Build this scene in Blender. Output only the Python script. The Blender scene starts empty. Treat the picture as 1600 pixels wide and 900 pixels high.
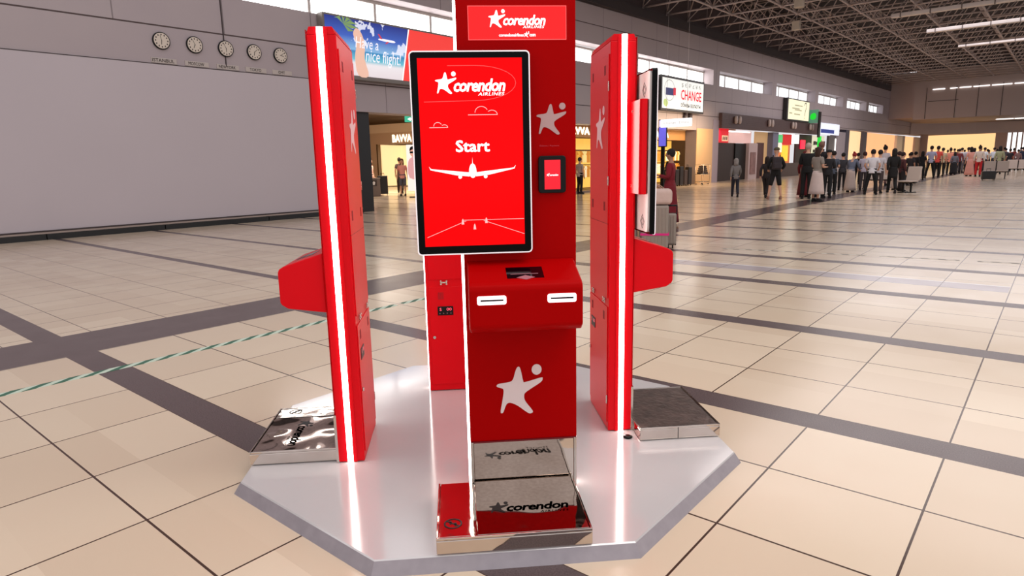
import bpy, bmesh, math, random
from mathutils import Matrix, Vector
PI = math.pi
rnd = random.Random(7)
SC = bpy.context.scene
COL = SC.collection

# ------------------------------------------------------------------ camera
cam = bpy.data.cameras.new('camera'); camo = bpy.data.objects.new('camera', cam); COL.objects.link(camo)
FPX, PIT, ROL, YAW, CH = 1011.536, 0.1887483, -0.0215394, -0.7005330, 1.41867
fw = Vector((math.sin(YAW)*math.cos(PIT), math.cos(YAW)*math.cos(PIT), -math.sin(PIT)))
r0 = Vector((math.cos(YAW), -math.sin(YAW), 0)); u0 = r0.cross(fw)
r2 = r0*math.cos(ROL)+u0*math.sin(ROL); u2 = -r0*math.sin(ROL)+u0*math.cos(ROL)
M = Matrix((( r2.x, u2.x, -fw.x, 0), (r2.y, u2.y, -fw.y, 0), (r2.z, u2.z, -fw.z, CH), (0, 0, 0, 1)))
camo.matrix_world = M
cam.sensor_fit = 'HORIZONTAL'; cam.sensor_width = 36.0; cam.lens = FPX/1600*36.0
cam.clip_start = 0.05; cam.clip_end = 500
SC.camera = camo
# ------------------------------------------------------------------ light
SC.view_settings.view_transform = 'Standard'; SC.view_settings.look = 'None'
SC.view_settings.gamma = 1.0; SC.view_settings.use_curve_mapping = False
SC.view_settings.exposure = 0.0
W = bpy.data.worlds.new('world'); SC.world = W; W.use_nodes = True
W.node_tree.nodes['Background'].inputs[0].default_value = (1.0, 0.97, 1.0, 1)
W.node_tree.nodes['Background'].inputs[1].default_value = 0.80
def area(name, loc, rot, sx, sy, power, col=(1, .94, .86)):
    l = bpy.data.lights.new(name, 'AREA'); l.shape = 'RECTANGLE'; l.size = sx; l.size_y = sy; l.energy = power; l.color = col
    o = bpy.data.objects.new(name, l); COL.objects.link(o); o.location = loc; o.rotation_euler = rot
    return o
area('hall_skylight_near', (3.0, 4.5, 9.5), (0, math.radians(18), 0), 7, 9, 580, (1, .95, .90))
area('hall_fill_far', (-3.0, 26, 8.6), (0, 0, 0), 10, 16, 900, (1, .94, .93))  # added fill lamp below the closed deck, stands for unseen hall lighting
area('hall_fill_end', (-6.0, 60, 8.6), (0, 0, 0), 14, 30, 2300, (1, .95, .98))  # added fill lamp, brightens the far bulkhead and floor
area('shopfront_spill_fill', (-15.2, 35.5, 3.6), (0, math.radians(40), 0), 1, 7, 260, (1, .74, .46))  # added warm fill standing in for the shop's spill on the pillar
area('arcade_fill_light', (-22, 17.5, 4.7), (math.radians(-20), 0, 0), 5, 4, 350, (1, .88, .76))  # added fill lamp to brighten the people in the arcade
area('shop_light', (-30, 24, 4.7), (0, math.radians(25), 0), 8, 6, 1300, (1, .82, .62))

# ------------------------------------------------------------------ materials
MATS = {}
def lin(c): return tuple((v/12.92 if v <= .04045 else ((v+.055)/1.055)**2.4) for v in c)
def rgb(r, g, b): return lin((r/255, g/255, b/255))
def mat(name, col=(.5, .5, .5), rough=.5, metal=0, emit=None, es=0, var=0, vscale=20, bump=0, bscale=200, coat=0, spec=.5):
    if name in MATS: return MATS[name]
    m = bpy.data.materials.new(name); m.use_nodes = True; MATS[name] = m
    nt = m.node_tree; b = nt.nodes['Principled BSDF']
    b.inputs['Base Color'].default_value = (*col, 1); b.inputs['Roughness'].default_value = rough
    b.inputs['Metallic'].default_value = metal; b.inputs['Specular IOR Level'].default_value = spec
    if coat: b.inputs['Coat Weight'].default_value = coat; b.inputs['Coat Roughness'].default_value = .05
    if emit: b.inputs['Emission Color'].default_value = (*emit, 1); b.inputs['Emission Strength'].default_value = es
    tc = nt.nodes.new('ShaderNodeTexCoord')
    n = nt.nodes.new('ShaderNodeTexNoise'); n.inputs['Scale'].default_value = vscale; n.inputs['Detail'].default_value = 4
    nt.links.new(tc.outputs['Object'], n.inputs['Vector'])
    mx = nt.nodes.new('ShaderNodeMix'); mx.data_type = 'RGBA'
    v = max(var, .03)
    mx.inputs[6].default_value = (*[c*(1-v) for c in col], 1); mx.inputs[7].default_value = (*[min(1, c*(1+v)) for c in col], 1)
    nt.links.new(n.outputs['Fac'], mx.inputs[0]); nt.links.new(mx.outputs[2], b.inputs['Base Color'])
    if bump:
        n2 = nt.nodes.new('ShaderNodeTexNoise'); n2.inputs['Scale'].default_value = bscale; n2.inputs['Detail'].default_value = 2
        nt.links.new(tc.outputs['Object'], n2.inputs['Vector'])
        bp = nt.nodes.new('ShaderNodeBump'); bp.inputs['Strength'].default_value = bump; bp.inputs['Distance'].default_value = .01
        nt.links.new(n2.outputs['Fac'], bp.inputs['Height']); nt.links.new(bp.outputs[0], b.inputs['Normal'])
    return m
def glow(name, col=(1, 1, 1), s=1, var=.04, vscale=6): return mat(name, tuple(c*.6 for c in col), .5, 0, col, s, var, vscale)

class NX:
    """tiny helper for maths on sockets"""
    def __init__(s, nt): s.nt = nt
    def m(s, op, a, b=None, c=None):
        n = s.nt.nodes.new('ShaderNodeMath'); n.operation = op
        for i, v in enumerate((a, b, c)):
            if v is None: continue
            if isinstance(v, (int, float)): n.inputs[i].default_value = v
            else: s.nt.links.new(v, n.inputs[i])
        return n.outputs[0]
    def mix(s, f, a, b):
        n = s.nt.nodes.new('ShaderNodeMix'); n.data_type = 'RGBA'
        for i, v in ((0, f), (6, a), (7, b)):
            if isinstance(v, (int, float)): n.inputs[i].default_value = v
            elif isinstance(v, tuple): n.inputs[i].default_value = (*v, 1)
            else: s.nt.links.new(v, n.inputs[i])
        return n.outputs[2]
    def mod(s, a, p): return s.m('FLOORED_MODULO', a, p)
    def lt(s, a, b): return s.m('LESS_THAN', a, b)
    def gt(s, a, b): return s.m('GREATER_THAN', a, b)
    def AND(s, *a):
        r = a[0]
        for q in a[1:]: r = s.m('MULTIPLY', r, q)
        return r
    def OR(s, *a):
        r = a[0]
        for q in a[1:]: r = s.m('MAXIMUM', r, q)
        return r
def newmat(name):
    m = bpy.data.materials.new(name); m.use_nodes = True; MATS[name] = m
    nt = m.node_tree; b = nt.nodes['Principled BSDF']; x = NX(nt)
    g = nt.nodes.new('ShaderNodeNewGeometry'); sp = nt.nodes.new('ShaderNodeSeparateXYZ')
    nt.links.new(g.outputs['Position'], sp.inputs[0])
    return m, nt, b, x, sp.outputs[0], sp.outputs[1], sp.outputs[2], g
def noise(nt, vec, scale, detail=3):
    n = nt.nodes.new('ShaderNodeTexNoise'); n.inputs['Scale'].default_value = scale; n.inputs['Detail'].default_value = detail
    nt.links.new(vec, n.inputs['Vector']); return n.outputs['Fac']

def floor_mat():
    m, nt, b, x, X, Y, Z, g = newmat('polished_tile_floor')
    near = x.gt(X, -5.87); far = x.lt(X, -6.66); wide = x.AND(x.lt(X, -5.87), x.gt(X, -6.66))
    rn = x.mod(x.m('SUBTRACT', Y, 1.495), 2.014)
    bn = x.lt(rn, .214)
    r3 = x.mod(x.m('SUBTRACT', rn, .214), .6)
    jw = .005
    jn = x.OR(x.lt(r3, jw), x.gt(r3, .6-jw))
    cn = x.mod(x.m('ADD', X, .29), .619); jc = x.OR(x.lt(cn, jw*.9), x.gt(cn, .619-jw*.9))
    jn = x.m('MULTIPLY', x.OR(jn, jc), x.m('SUBTRACT', 1, bn))
    rf = x.mod(x.m('SUBTRACT', Y, 4.42), 2.05)
    bf = x.OR(x.AND(x.lt(rf, .15), x.gt(Y, 4)), x.AND(x.gt(Y, 1.47), x.lt(Y, 1.68)))
    jf = x.lt(x.mod(x.m('SUBTRACT', Y, 2.57), .66), .008); jcf = x.lt(x.mod(x.m('ADD', X, 8.67), .62), .008)
    jf = x.m('MULTIPLY', x.OR(jf, jcf), x.m('SUBTRACT', 1, bf))
    band = x.OR(x.AND(near, bn), x.AND(far, bf), wide)
    joint = x.OR(x.AND(near, jn), x.AND(far, jf))
    # per-tile tone
    cb = nt.nodes.new('ShaderNodeCombineXYZ')
    nt.links.new(x.m('FLOOR', x.m('DIVIDE', x.m('ADD', X, .29), .619)), cb.inputs[0]); nt.links.new(x.m('FLOOR', x.m('DIVIDE', x.m('SUBTRACT', Y, 1.709), .6)), cb.inputs[1])
    wn = nt.nodes.new('ShaderNodeTexWhiteNoise'); nt.links.new(cb.outputs[0], wn.inputs['Vector'])
    tile = x.mix(wn.outputs['Value'], rgb(212, 192, 168), rgb(226, 208, 184))
    cl = noise(nt, g.outputs['Position'], 1.3, 4)
    tile = x.mix(x.m('MULTIPLY', cl, .5), tile, rgb(212, 184, 160))
    spk = noise(nt, g.outputs['Position'], 160, 2)
    bandc = x.mix(spk, rgb(52, 40, 42), rgb(112, 94, 94))
    strip = x.AND(x.gt(Y, 8.34), x.lt(Y, 8.72), x.gt(X, -4.3), x.lt(X, -.3))
    tile = x.mix(strip, tile, rgb(176, 164, 166))
    line = x.AND(x.gt(Y, 8.70), x.lt(Y, 8.74), x.gt(X, -4.3), x.lt(X, -.3))
    tile = x.mix(line, tile, rgb(235, 228, 224))
    c = x.mix(band, tile, bandc); c = x.mix(joint, c, rgb(70, 48, 40))
    nt.links.new(c, b.inputs['Base Color'])
    rr = x.m('MULTIPLY_ADD', noise(nt, g.outputs['Position'], 3, 3), .12, .12)
    nt.links.new(x.m('ADD', rr, x.m('MULTIPLY', band, .06)), b.inputs['Roughness'])
    b.inputs['Specular IOR Level'].default_value = .45
    return m
def wall_mat():
    m, nt, b, x, X, Y, Z, g = newmat('hall_wall_panels')
    v = x.mod(x.m('SUBTRACT', Y, 8.9), 2.635); vj = x.AND(x.lt(v, .03), x.OR(x.gt(Z, 4.9), x.gt(Y, 12.9)))
    hj = x.OR(*[x.lt(x.m('ABSOLUTE', x.m('SUBTRACT', x.m('DIVIDE', Z, x.m('MULTIPLY_ADD', x.m('MAXIMUM', x.m('SUBTRACT', Y, 25), 0), .0014, 1)), zz)), .018) for zz in (4.9, 7.6, 4.0)])
    hj2 = x.AND(hj, x.OR(x.gt(Z, 4.3), x.gt(Y, 11.4)))
    n = noise(nt, g.outputs['Position'], .35, 3)
    c = x.mix(n, rgb(182, 168, 168), rgb(166, 153, 159))
    c = x.mix(x.m('MULTIPLY', vj, .55), c, rgb(70, 55, 56)); c = x.mix(hj2, c, rgb(72, 55, 54))
    c = x.mix(x.gt(Z, x.m('MULTIPLY_ADD', x.m('MAXIMUM', x.m('SUBTRACT', Y, 25), 0), .0118, 8.42)), c, rgb(70, 58, 60))
    nt.links.new(c, b.inputs['Base Color']); b.inputs['Roughness'].default_value = .55
    return m
M_FLOOR = floor_mat(); M_WALL = wall_mat()
M_RED = mat('red_powder_coat', (.74, .001, .008), .34, var=.04, vscale=3, spec=.16)
M_REDSHADE = mat('red_front_shaded', (.42, .0005, .001), .42, var=.03, vscale=3, spec=.04)  # darker copy of the red paint; shade on the fronts put into the colour
M_DARKRED = mat('dark_red_seam', (.16, .0, .004), .5)
M_PINK = mat('pale_pink_emblem', rgb(238, 214, 218), .5)
M_FRONTSTAR = mat('white_emblem_sheet', rgb(236, 218, 218), .5)
M_BLACK = mat('black_plastic', rgb(6, 6, 7), .35, spec=.25)
M_BEZEL = mat('black_glass_bezel', rgb(2, 2, 3), .12, spec=.12)
M_WHITE = mat('white_enamel', rgb(235, 232, 232), .35)
M_WGLOW = glow('white_screen_graphics', (1, 1, 1), 1.0)
M_LED = glow('led_strip_light', (1.0, .93, .86), 9.0)
M_SLOT = glow('lit_slot_frame', (1.0, .86, .9), 1.5)
M_SCREEN = mat('red_touch_display', (.10, 0, 0), .12, 0, (1.0, .0, .002), .95, spec=.08)
M_BANNER = mat('red_banner_display', (.3, 0, 0), .2, 0, (1.0, .0, .002), .85)
M_POSS = mat('red_terminal_display', (.3, 0, 0), .2, 0, (1.0, .005, .03), .75)
M_GREYBACK = mat('grey_monitor_back', rgb(206, 203, 200), .3, .2)
def steel_mat():
    m, nt, b, x, X, Y, Z, g = newmat('mirror_steel')
    b.inputs['Metallic'].default_value = 1
    n1 = noise(nt, g.outputs['Position'], 7, 2); n2 = noise(nt, g.outputs['Position'], 90, 4)
    c = x.mix(n1, rgb(190, 178, 168), rgb(222, 212, 204)); nt.links.new(c, b.inputs['Base Color'])
    nt.links.new(x.m('MULTIPLY_ADD', n2, .08, .01), b.inputs['Roughness'])
    bp = nt.nodes.new('ShaderNodeBump'); bp.inputs['Strength'].default_value = .35; bp.inputs['Distance'].default_value = .006
    nt.links.new(n1, bp.inputs['Height']); nt.links.new(bp.outputs[0], b.inputs['Normal'])
    return m
M_STEEL = steel_mat()
def wavy_steel():
    m, nt, b, x, X, Y, Z, g = newmat('film_covered_steel'); b.inputs['Metallic'].default_value = 1
    n1 = noise(nt, g.outputs['Position'], 6, 0); n2 = noise(nt, g.outputs['Position'], 60, 4)
    nt.links.new(x.mix(n2, rgb(168, 150, 142), rgb(214, 200, 190)), b.inputs['Base Color']); b.inputs['Roughness'].default_value = .05
    bp = nt.nodes.new('ShaderNodeBump'); bp.inputs['Strength'].default_value = 1.0; bp.inputs['Distance'].default_value = .016
    nt.links.new(n1, bp.inputs['Height']); nt.links.new(bp.outputs[0], b.inputs['Normal'])
    return m
M_FILM = wavy_steel()
M_DULL = mat('dull_scuffed_plate', rgb(104, 88, 82), .3, .55, var=.85, vscale=16, bump=.3, bscale=40)
M_STEELB = mat('brushed_steel_edge', rgb(205, 196, 188), .2, 1, var=.1, vscale=30)
def platform_mat():
    m, nt, b, x, X, Y, Z, g = newmat('grey_platform_sheet')
    n = noise(nt, g.outputs['Position'], 2.2, 4); s = noise(nt, g.outputs['Position'], 70, 5)
    c = x.mix(n, rgb(206, 202, 203), rgb(222, 218, 217))
    scr = x.AND(x.gt(s, .66), x.lt(Z, .044)); c = x.mix(scr, c, rgb(120, 112, 114))
    s2 = noise(nt, g.outputs['Position'], 26, 2); c = x.mix(x.AND(x.gt(s2, .86), x.gt(Z, .045)), c, rgb(110, 100, 100))
    nt.links.new(c, b.inputs['Base Color'])
    nt.links.new(x.m('MULTIPLY_ADD', n, .12, .05), b.inputs['Roughness']); b.inputs['Metallic'].default_value = .25
    return m
M_PLAT = platform_mat()
M_BOARD = mat('pale_wall_board', rgb(192, 181, 186), .6, var=.03, vscale=.6)

# ------------------------------------------------------------------ mesh helpers
class MB:
    def __init__(s): s.bm = bmesh.new()
    def box(s, x0, x1, y0, y1, z0, z1, bev=0, seg=2, mi=0):
        t = bmesh.new(); bmesh.ops.create_cube(t, size=1)
        for v in t.verts: v.co = Vector((x0+(v.co.x+.5)*(x1-x0), y0+(v.co.y+.5)*(y1-y0), z0+(v.co.z+.5)*(z1-z0)))
        if bev: bmesh.ops.bevel(t, geom=t.edges[:], offset=bev, segments=seg, profile=.5, affect='EDGES')
        s.add(t, mi); return s
    def add(s, t, mi=0, M=None):
        if M: bmesh.ops.transform(t, matrix=M, verts=t.verts)
        mp = {}
        for v in t.verts: mp[v] = s.bm.verts.new(v.co)
        for f in t.faces:
            try: nf = s.bm.faces.new([mp[v] for v in f.verts]); nf.material_index = mi; nf.smooth = f.smooth
            except ValueError: pass
        t.free()
    def prism(s, pts, ax, a0, a1, mi=0, bev=0):
        """pts: outline in the two other axes (in order of xyz), extruded along axis ax"""
        t = bmesh.new()
        def co(p, a):
            l = list(p); l.insert(ax, a); return Vector(l)
        v0 = [t.verts.new(co(p, a0)) for p in pts]; v1 = [t.verts.new(co(p, a1)) for p in pts]; n = len(pts)
        t.faces.new(v0[::-1]); t.faces.new(v1)
        for i in range(n): t.faces.new((v0[i], v0[(i+1) % n], v1[(i+1) % n], v1[i]))
        bmesh.ops.recalc_face_normals(t, faces=t.faces)
        if bev: bmesh.ops.bevel(t, geom=t.edges[:], offset=bev, segments=2, profile=.5, affect='EDGES')
        s.add(t, mi); return s
    def tube(s, a, b, r, n=6, r1=None, mi=0):
        a = Vector(a); b = Vector(b); d = b-a; L = d.length
        if L < 1e-6: return s
        q = d.to_track_quat('Z', 'Y').to_matrix(); r1 = r if r1 is None else r1
        va = []; vb = []
        for i in range(n):
            c = Vector((math.cos(2*PI*i/n), math.sin(2*PI*i/n), 0))
            va.append(s.bm.verts.new(a+q@(c*r))); vb.append(s.bm.verts.new(b+q@(c*r1)))
        for i in range(n):
            f = s.bm.faces.new((va[i], va[(i+1) % n], vb[(i+1) % n], vb[i])); f.smooth = n > 5; f.material_index = mi
        f = s.bm.faces.new(va[::-1]); f.material_index = mi; f = s.bm.faces.new(vb); f.material_index = mi
        return s
    def loft(s, rings, n=14, mi=0):
        """rings: (cx, cy, cz, rx, ry)"""
        R = [[s.bm.verts.new((cx+rx*math.cos(2*PI*i/n), cy+ry*math.sin(2*PI*i/n), cz)) for i in range(n)] for cx, cy, cz, rx, ry in rings]
        for a, b in zip(R, R[1:]):
            for i in range(n):
                f = s.bm.faces.new((a[i], a[(i+1) % n], b[(i+1) % n], b[i])); f.smooth = True; f.material_index = mi
        s.bm.faces.new(R[0][::-1]); s.bm.faces.new(R[-1]); return s
    def ball(s, c, rx, ry, rz, u=12, v=8, mi=0):
        rings = []
        for k in range(v+1):
            a = -PI/2+PI*k/v; rings.append((c[0], c[1], c[2]+rz*math.sin(a), max(1e-3, rx*math.cos(a)), max(1e-3, ry*math.cos(a))))
        return s.loft(rings, u, mi)
    def flat(s, pts, plane_y, th=.0008):
        """outline in XZ, facing -Y at plane_y, slight thickness"""
        return s.prism(pts, 1, plane_y-th, plane_y)
    def mesh(s, name):
        me = bpy.data.meshes.new(name); s.bm.normal_update(); s.bm.to_mesh(me); s.bm.free(); return me
    def build(s, name, m=None, parent=None, mats=None):
        me = s.mesh(name)
        for q in (mats or [m]): me.materials.append(q)
        return put(name, me, parent)
def put(name, me, parent=None):
    o = bpy.data.objects.new(name, me); COL.objects.link(o)
    if parent is not None: o.parent = parent
    return o
def tag(o, label=None, cat=None, group=None, kind=None):
    if label: o['label'] = label
    if cat: o['category'] = cat
    if group: o['group'] = group
    if kind: o['kind'] = kind
    return o
def thing(name, loc, rz, label, cat, group=None):
    o = bpy.data.objects.new(name, None); COL.objects.link(o); o.empty_display_size = .1
    o.location = loc; o.rotation_euler = (0, 0, rz); return tag(o, label, cat, group)
def struct(o): o['kind'] = 'structure'; return o

def catmull(P, k=5):
    n = len(P); out = []
    for i in range(n):
        p0, p1, p2, p3 = P[i-1], P[i], P[(i+1) % n], P[(i+2) % n]
        for j in range(k):
            t = j/k
            out.append(tuple(.5*((2*p1[a])+(-p0[a]+p2[a])*t+(2*p0[a]-5*p1[a]+4*p2[a]-p3[a])*t*t+(-p0[a]+3*p1[a]-3*p2[a]+p3[a])*t**3) for a in (0, 1)))
    return out
STAR = [(290, 124), (304, 120), (314, 145), (326, 200), (340, 207), (432, 186), (443, 192), (430, 213), (345, 262), (330, 285), (338, 318), (380, 372), (374, 386), (352, 384), (290, 340), (246, 321), (222, 330), (203, 372), (192, 379), (186, 368), (200, 300), (207, 250), (196, 236), (170, 228), (166, 219), (182, 210), (246, 202), (266, 186), (278, 150)]
SX0, SX1, SY0, SY1 = 166, 443, 108, 386
def star_mesh(x0, x1, z0, z1, y):
    """emblem: rounded five-armed star with a ball above its raised arm, in the XZ plane facing -Y"""
    mb = MB()
    f = lambda p: (x0+(p[0]-SX0)/(SX1-SX0)*(x1-x0), z1-(p[1]-SY0)/(SY1-SY0)*(z1-z0))
    mb.flat([f(p) for p in catmull(STAR, 3)], y)
    mb.flat([f((408+30*math.cos(2*PI*i/20), 139+30*math.sin(2*PI*i/20))) for i in range(20)], y)
    return mb
def text_mesh(s, w=None, h=None, bold=0, shear=0, spacing=1, ext=.0006, align='LEFT', sx=None):
    c = bpy.data.curves.new('t', 'FONT'); c.body = s; c.size = 1; c.shear = shear; c.space_character = spacing; c.resolution_u = 2
    o = bpy.data.objects.new('t', c); COL.objects.link(o)
    dg = bpy.context.evaluated_depsgraph_get(); dg.update()
    me = bpy.data.meshes.new_from_object(o.evaluated_get(dg))
    bpy.data.objects.remove(o); bpy.data.curves.remove(c)
    xs = [v.co.x for v in me.vertices]; ys = [v.co.y for v in me.vertices]
    bx0, bx1, by0, by1 = min(xs), max(xs), min(ys), max(ys)
    kx = (w/(bx1-bx0)) if w else None; ky = (h/(by1-by0)) if h else None
    if kx is None: kx = ky
    if ky is None: ky = kx
    bm = bmesh.new(); e = bold*.9
    for dx, dy in (((0, 0),) if not bold else ((-e, 0), (e, 0), (0, -e), (0, e), (-e*.7, -e*.7), (e*.7, e*.7), (-e*.7, e*.7), (e*.7, -e*.7), (0, 0))):
        t = bmesh.new(); t.from_mesh(me)
        mp = {v: bm.verts.new(((v.co.x-bx0+dx)*kx, (v.co.y-by0+dy)*ky, 0)) for v in t.verts}
        for f in t.faces:
            try: bm.faces.new([mp[v] for v in f.verts])
            except ValueError: pass
        t.free()
    out = bpy.data.meshes.new('t'); bm.to_mesh(out); bm.free()
    return out
def text(name, s, x0, z0, w, h, y, m, parent, bold=0, shear=0, spacing=1, rot=0, M=None):
    """lettering on an XZ plane facing -Y; (x0,z0) lower left corner"""
    me = text_mesh(s, w, h, bold, shear, spacing)
    T = Matrix.Translation((x0, y, z0)) @ Matrix.Rotation(PI/2, 4, 'X') @ Matrix.Rotation(rot, 4, 'Z')
    if M is not None: T = M
    me.transform(T); me.materials.append(m)
    return put(name, me, parent)
def join_mesh(name, meshes, m, parent):
    bm = bmesh.new()
    for me in meshes: bm.from_mesh(me)
    me = bpy.data.meshes.new(name); bm.to_mesh(me); bm.free(); me.materials.append(m)
    return put(name, me, parent)
def rrect(x0, x1, z0, z1, r, n=5):
    P = []
    for cx, cz, a0 in ((x1-r, z1-r, 0), (x0+r, z1-r, PI/2), (x0+r, z0+r, PI), (x1-r, z0+r, 1.5*PI)):
        for i in range(n+1): a = a0+PI/2*i/n; P.append((cx+r*math.cos(a), cz+r*math.sin(a)))
    return P
def outline(pts, w):
    """thin ribbon quads along an open polyline in 2D -> list of quads"""
    Q = []
    for a, b in zip(pts, pts[1:]):
        dx, dz = b[0]-a[0], b[1]-a[1]; L = math.hypot(dx, dz) or 1; nx, nz = -dz/L*w/2, dx/L*w/2
        Q.append([(a[0]-nx, a[1]-nz), (b[0]-nx, b[1]-nz), (b[0]+nx, b[1]+nz), (a[0]+nx, a[1]+nz)])
    return Q

# ------------------------------------------------------------------ setting: floor, walls
XW = -17.15
def zs(z, Y): return z*(1+.0014*max(0, Y-25))
def wbox(mb, y0, y1, z0, z1, x0=XW-.7, x1=XW):
    """wall block whose heights follow the slightly rising eaves"""
    n = max(1, int((y1-y0)/15))
    for i in range(n):
        a = y0+(y1-y0)*i/n; b = y0+(y1-y0)*(i+1)/n
        t = bmesh.new()
        P = [(x, y, zs(z, y)) for x in (x0, x1) for y in (a, b) for z in (z0, z1)]
        v = [t.verts.new(p) for p in P]
        for f in ((0, 1, 3, 2), (4, 6, 7, 5), (0, 2, 6, 4), (1, 5, 7, 3), (0, 4, 5, 1), (2, 3, 7, 6)): t.faces.new([v[k] for k in f])
        bmesh.ops.recalc_face_normals(t, faces=t.faces); mb.add(t)
struct(MB().box(-48, 26, -14, 130, -.1, 0).build('floor', M_FLOOR))
WIN = [(9.5, 19.4), (20.3, 29.8), (30.7, 40.1), (41.06, 50.8), (51.75, 61.75), (62.75, 71.2), (72.7, 81.0), (82.2, 89.6)]
mb = MB()
wbox(mb, -14, 12.95, 0, 5.85); wbox(mb, 12.95, 37.9, 3.15, 5.85); wbox(mb, 37.9, 41.1, 0, 5.85); wbox(mb, 41.1, 70.1, 3.38, 5.85); wbox(mb, 70.1, 118, 3.86, 5.85)
wbox(mb, -14, 118, 6.74, 11.2)
e = -14
for a, b in WIN: wbox(mb, e, a, 5.85, 6.74); e = b
wbox(mb, e, 118, 5.85, 6.74)
struct(mb.build('wall_left', M_WALL))
M_GLASS = glow('bright_window_glass', (1.0, .98, .95), 5.0, .12, 1.2); M_GLASS2 = glow('pale_window_glass', (.93, .96, 1.0), 1.5, .25, 1.2)
M_FRAMEW = mat('window_frame_grey', rgb(190, 184, 178), .5)
for k, (a, b) in enumerate(WIN):
    w = MB()
    zt, zb = zs(6.74, (a+b)/2), zs(5.85, (a+b)/2)
    w.box(XW-.74, XW-.70, a, b, zb-.02, zt+.02)
    o = struct(w.build('window_%d' % (k+1), M_GLASS if k < 3 else M_GLASS2))
    f = MB(); n = 4
    for i in range(n+1):
        y = a+(b-a)*i/n; f.box(XW-.70, XW-.64, y-.05, y+.05, zb-.02, zt)
    f.box(XW-.70, XW-.62, a, b, zt-.1, zt); f.box(XW-.70, XW-.66, a, b, zb, zb+.05)
    f.build('window_frame', M_FRAMEW, o)
struct(MB().box(XW, XW+.02, -14, 11.35, .2, 3.99).build('trim_1', M_BOARD))
struct(MB().box(XW, XW+.022, -14, 12.9, 3.99, 4.01).build('trim_2', mat('dark_trim', rgb(60, 48, 48), .5)))
mb = MB()
for a, b in ((-14, -2.1), (-2.08, 4.3), (4.32, 6.8), (6.82, 9.6), (9.62, 12.9)): mb.box(XW, XW+.16, a, b, 0, .125)
o = struct(mb.build('baseboard_left', mat('black_baseboard', rgb(9, 8, 10), .3)))
MB().box(XW, XW+.1, -14, 12.9, .128, .165).build('ledge_strip', mat('pale_ledge', rgb(170, 150, 140), .5), o)
MB().box(XW, XW+.06, -14, 12.9, .17, .195).build('ledge_dark_seam', mat('dark_trim'), o)  # thin dark seam line above the pale strip
# dark band along the wall top, under the roof frame
mb = MB(); wbox(mb, -14, 92, 8.42, 8.85, XW, XW+.25)
struct(mb.build('trim_3', mat('dark_top_band', rgb(52, 44, 46), .6)))
# pillar corner / shop zone
M_WARM = mat('warm_cream_wall', rgb(236, 208, 176), .6)
M_GREYW = mat('grey_column', rgb(170, 158, 165), .5)
# bulkhead and soffit at the far end, far lower wall
M_BULK = mat('grey_bulkhead', rgb(196, 178, 174), .6, var=.05, vscale=.3)
mb = MB()
mb.box(-14.4, 26, 92, 92.6, 5.62, 11.2); mb.box(XW, -14.4, 93.2, 93.8, 5.9, 11.2)
o = struct(mb.build('wall_back', M_BULK))
g_ = MB()
for xx in (-13.2, -10.3, -8.2, -6, -3.6, 0): g_.box(xx, xx+.05, 91.96, 92, 5.65, 9.2)
g_.box(-13, -10, 91.96, 92, 7.6, 7.65)
g_.build('panel_joint', mat('joint_dark_grey', rgb(70, 60, 60), .6), o)  # dark joint lines between the bulkhead panels
struct(MB().box(XW, 26, 93.8, 118, 6.0, 6.2).build('trim_4', mat('soffit_grey', rgb(180, 165, 162), .6)))
mb = MB(); n = 16; P = []
for i in range(n+1):
    t = i/n; P.append((-17.1+14*t, 117.5-9*(1-t)**2.2))
for a, b in zip(P, P[1:]):
    mb.prism([a, b, (b[0], b[1]+.4), (a[0], a[1]+.4)], 2, 4.35, 5.9)
struct(mb.build('wall_curved', mat('curved_fascia', rgb(196, 182, 178), .45, var=.12, vscale=.5)))
# roof deck
M_SLIT = glow('roof_slit_daylight', (1, .97, .95), 1.6)
for k, (a, b) in enumerate(((-12.6, -11.4), (-10.9, -10.2), (-10.0, -8.9), (-8.7, -7.2), (-7.0, -5.2), (-5.0, -2.0), (-1.8, 3))):
    struct(MB().box(a, b, 91.9, 91.98, 8.9+.03*k*0, 9.0).build('window_%d' % (14+k), M_SLIT))
M_DECK = mat('dark_roof_deck', rgb(36, 28, 32), .8, var=.3, vscale=.4)
struct(MB().box(-18, 26, 14, 93, 11.3, 11.5).build('ceiling', M_DECK))
# ------------------------------------------------------------------ roof space frame
M_TRUSS = mat('painted_steel_truss', rgb(186, 170, 166), .5, .1, var=.2, vscale=1)
sf = thing('space_frame', (XW, 33.7, 9), 0, 'grey tubular steel space frame spanning under the dark roof', 'roof truss')
SP = 2.575
def nodeB(i, k): Y = -15.45+SP*k; return Vector((-0.05+2.6*i, Y, zs(9.0, Y+33.7)-9.0))
def nodeT(i, k): Y = -15.45+SP*(k+.5); return Vector((-0.05+2.6*(i+.5), Y, zs(10.75, Y+33.7)-9.0))
NI, NK = 8, 28
for i in range(NI):
    mb = MB()
    for k in range(NK): mb.tube(nodeB(i, k), nodeB(i, k+1), .05, 6)
    mb.build('chord', M_TRUSS, sf)
    if i < NI-1:
        mb = MB()
        for k in range(NK-1): mb.tube(nodeT(i, k), nodeT(i, k+1), .045, 6)
        mb.build('chord', M_TRUSS, sf)
for k in range(NK+1):
    mb = MB()
    for i in range(NI-1): mb.tube(nodeB(i, k), nodeB(i+1, k), .05, 6)
    mb.build('chord', M_TRUSS, sf)
    if k < NK and k < 24:
        mb = MB()
        for i in range(NI-2): mb.tube(nodeT(i, k), nodeT(i+1, k), .045, 6)
        mb.build('chord', M_TRUSS, sf)
rest = MB(); cnt = 0
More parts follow.
